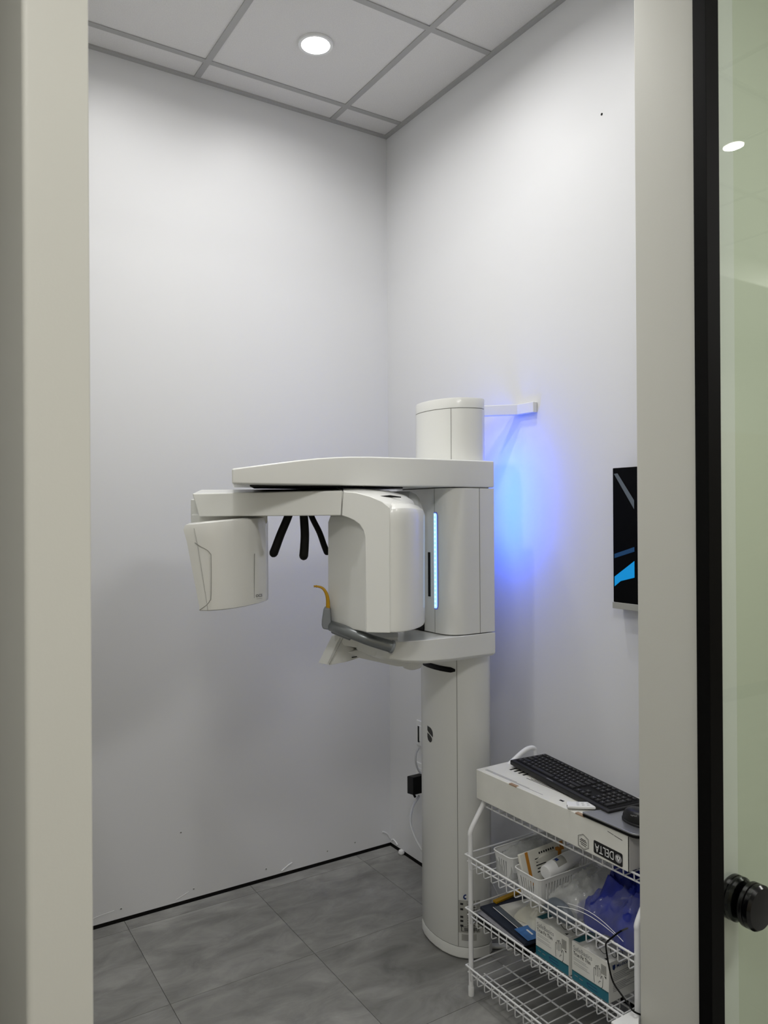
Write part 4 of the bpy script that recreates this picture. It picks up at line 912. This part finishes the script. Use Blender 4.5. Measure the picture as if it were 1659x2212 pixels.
def glove_box(y1, label, wd=0.131):
    x0, x1, y0, z0, z1 = -0.333, -0.100, y1-wd, D3, D3+0.107
    t = empty('glove_box', ((x0+x1)/2, (y0+y1)/2, z0), label, 'box', 'glove boxes on the middle basket')
    MB().box(x0, x1, y0, y1, z0, z1).build('carton', M['glovecard'], t, bevel=0.0012)
    o = (x0, y1, z0); X, Z = (0, -1, 0), (0, 0, 1)
    patch(o, X, Z, rect(0.0005, 0.0005, wd-0.001, 0.026)).build('teal_band', M['teal'], t, smooth=False)
    patch(o, X, Z, [(0.0005, 0.024), (wd-0.0005, 0.026), (wd-0.0005, 0.030), (0.0005, 0.027)], 0.0006).build('dark_band_edge', M['tealdark'], t, smooth=False)
    strokes([[(0.055, 0.018), (0.090, 0.018), (0.092, 0.010), (0.060, 0.010), (0.055, 0.018)]], 0.0018, o, X, Z, 0.0007).build('band_print', M['blueink'], t, smooth=False)
    strokes([[(0.010, 0.016), (0.022, 0.016)], [(0.028, 0.015), (0.040, 0.015)]], 0.002, o, X, Z, 0.0007).build('band_print', M['legend'], t, smooth=False)
    text('lettering', 'SafeBasics', 1, Vector((x0-0.0006, y1-0.006, z0+0.085)), X, Z, M['inkgrey'], t, fit=(0.068, 0.0125))
    text('lettering', 'True Fit Thin', 1, Vector((x0-0.0006, y1-0.006, z0+0.071)), X, Z, M['ink'], t, fit=(0.062, 0.0105), bold=0.005)
    for k in range(4): strokes([[(0.007, 0.064-0.0045*k-(0.004 if k > 1 else 0)), (0.052+0.008*(k % 2)+0.004*(k//2), 0.064-0.0045*k-(0.004 if k > 1 else 0))]], 0.001, o, X, Z).build('printed_line', M['inkgrey'], t, smooth=False)
    hand = [(0.0, 0.0), (0.0, 0.030), (0.002, 0.041), (0.005, 0.041), (0.006, 0.028)]
    def hand_lines(s_):
        return [[(x*s_, y*s_) for x, y in pl_] for pl_ in (
            curve2([(0.002, -0.002), (0, 0.012), (0, 0.036), (0.002, 0.040), (0.0055, 0.039), (0.0065, 0.034), (0.0065, 0.020)], 3),
            curve2([(0.0065, 0.034), (0.0068, 0.046), (0.0095, 0.049), (0.0125, 0.046), (0.013, 0.020)], 3),
            curve2([(0.013, 0.040), (0.0135, 0.050), (0.016, 0.052), (0.0185, 0.049), (0.019, 0.022)], 3),
            curve2([(0.019, 0.044), (0.021, 0.046), (0.0245, 0.042), (0.0255, 0.020), (0.0265, 0.024), (0.029, 0.029), (0.0325, 0.026), (0.032, 0.010), (0.031, 0.000), (0.027, -0.006)], 3),
            curve2([(0.0175, 0.004), (0.020, 0.011), (0.0255, 0.012)], 3))]
    ho = Vector((x0, y1-0.080, z0+0.034))
    strokes(hand_lines(0.95), 0.0013, ho, X, Z).build('hand_drawing', M['ink'], t, smooth=False)
    patch(o, X, Z, rect(0.105, 0.068, 0.018, 0.026)).build('size_panel', M['plate'], t, smooth=False)
    strokes([[(0.108, 0.088), (0.119, 0.088)], [(0.109, 0.083), (0.118, 0.083)], [(0.109, 0.078), (0.116, 0.078)]], 0.0014, o, X, Z, 0.0007).build('printed_line', M['inkgrey'], t, smooth=False)
    patch(o, X, Z, [(0.115, 0.066), (0.123, 0.066), (0.122, 0.060)]).build('printed_arrow', M['logo'], t, smooth=False)
    # top: teal corner, big hand outline, arrow
    to, TX, TY = (x0, y1, z1), (0, -1, 0), (1, 0, 0)
    def tp(pts, m, nm, l=0.0005): return MB().add([(x0+b_, y1-a_, z1+l) for a_, b_ in pts], [list(range(len(pts)))]).build(nm, m, t, smooth=False)
    tp([(0.0005, 0.004), (0.020, 0.0005+0.008), (0.028, 0.09), (0.0005, 0.09)], M['tealdark'], 'teal_corner')
    tl = curve2([(0.040, 0.075), (0.050, 0.045), (0.070, 0.050), (0.085, 0.030), (0.095, 0.030), (0.090, 0.050), (0.080, 0.062), (0.100, 0.058), (0.118, 0.040), (0.124, 0.048), (0.105, 0.075), (0.124, 0.068), (0.128, 0.078), (0.110, 0.095)], 4)
    tl = curve2([(0.046, 0.085), (0.048, 0.055), (0.060, 0.038), (0.090, 0.024), (0.096, 0.030), (0.080, 0.048), (0.072, 0.058), (0.078, 0.064), (0.100, 0.044), (0.118, 0.033), (0.122, 0.040), (0.100, 0.062), (0.122, 0.052), (0.126, 0.060), (0.105, 0.080)], 4)
    bpts = [Vector((x0+b_, y1-a_, z1+0.0006)) for a_, b_ in tl]
    MB().tube(bpts, 0.0009, 4).build('hand_outline', M['ink'], t)
    tp([(0.108, 0.008), (0.118, 0.006), (0.116, 0.018)], M['logo'], 'printed_arrow')
    # end face
    eo, EX, EZ = Vector((x0, y0, z0)), Vector((1, 0, 0)), Vector((0, 0, 1))
    text('lettering', 'Medicom', 1, eo+EX*0.030+EZ*0.086-Vector((0, .0006, 0)), EX, EZ, M['blueink'], t, fit=(0.056, 0.0095), bold=0.01)
    sh = [(0.014, 0.097), (0.025, 0.097), (0.0255, 0.088), (0.020, 0.082), (0.0145, 0.087)]
    MB().add([eo+EX*a_+EZ*b_-Vector((0, .0005, 0)) for a_, b_ in sh], [list(range(5))]).build('shield_mark', M['blueink'], t, smooth=False)
    for k in range(10):
        zz = 0.072-0.0046*k-(0.005 if k > 4 else 0)
        MB().add([eo+EX*a_+EZ*b_-Vector((0, .0005, 0)) for a_, b_ in rect(0.016, zz, 0.085-0.018*(k % 3), 0.0014)], [[0, 1, 2, 3]]).build('printed_line', M['inkgrey'], t, smooth=False)
    return t
glove_box(-1.304, 'white and teal glove box next to the folders on the middle basket')
glove_box(-1.447, 'white and teal glove box nearest the door jamb on the middle basket')

# thin black cable over the basket rim, and the white case on the floor
cbl = smoothpath([A(1392, 1972, 1.98), A(1368, 1998, 1.965), A(1340, 2012, 1.945), A(1320, 2027, 1.915), A(1310, 2036, 1.900), A(1309, 2046, 1.895), A(1314, 2080, 1.895), A(1324, 2120, 1.885), A(1342, 2148, 1.86), A(1358, 2170, 1.84), A(1368, 2184, 1.825), A(1384, 2192, 1.838), A(1392, 2195, 1.86), A(1398, 2196, 1.90)], 8)
cbl = MB().tube(cbl, 0.0022, 8).build('black_cable', M['black'], None, angle=60)
tag(cbl, 'thin black cable hanging over the upper basket rim down to the white case', 'cable')
wc = empty('white_case', (-0.45, -1.745, 0), 'white box shaped case on the floor at the right end of the rack', 'case')
MB().prism([(-0.486, -1.718), (-0.412, -1.718), (-0.412, -1.740), (-0.446, -1.766), (-0.486, -1.766)], 0.0, 0.3205).build('case_body', M['white'], wc, bevel=0.002)
MB().box(-0.4868, -0.485, -1.762, -1.722, 0.01, 0.30).build('case_panel', M['bin'], wc, bevel=0.001)
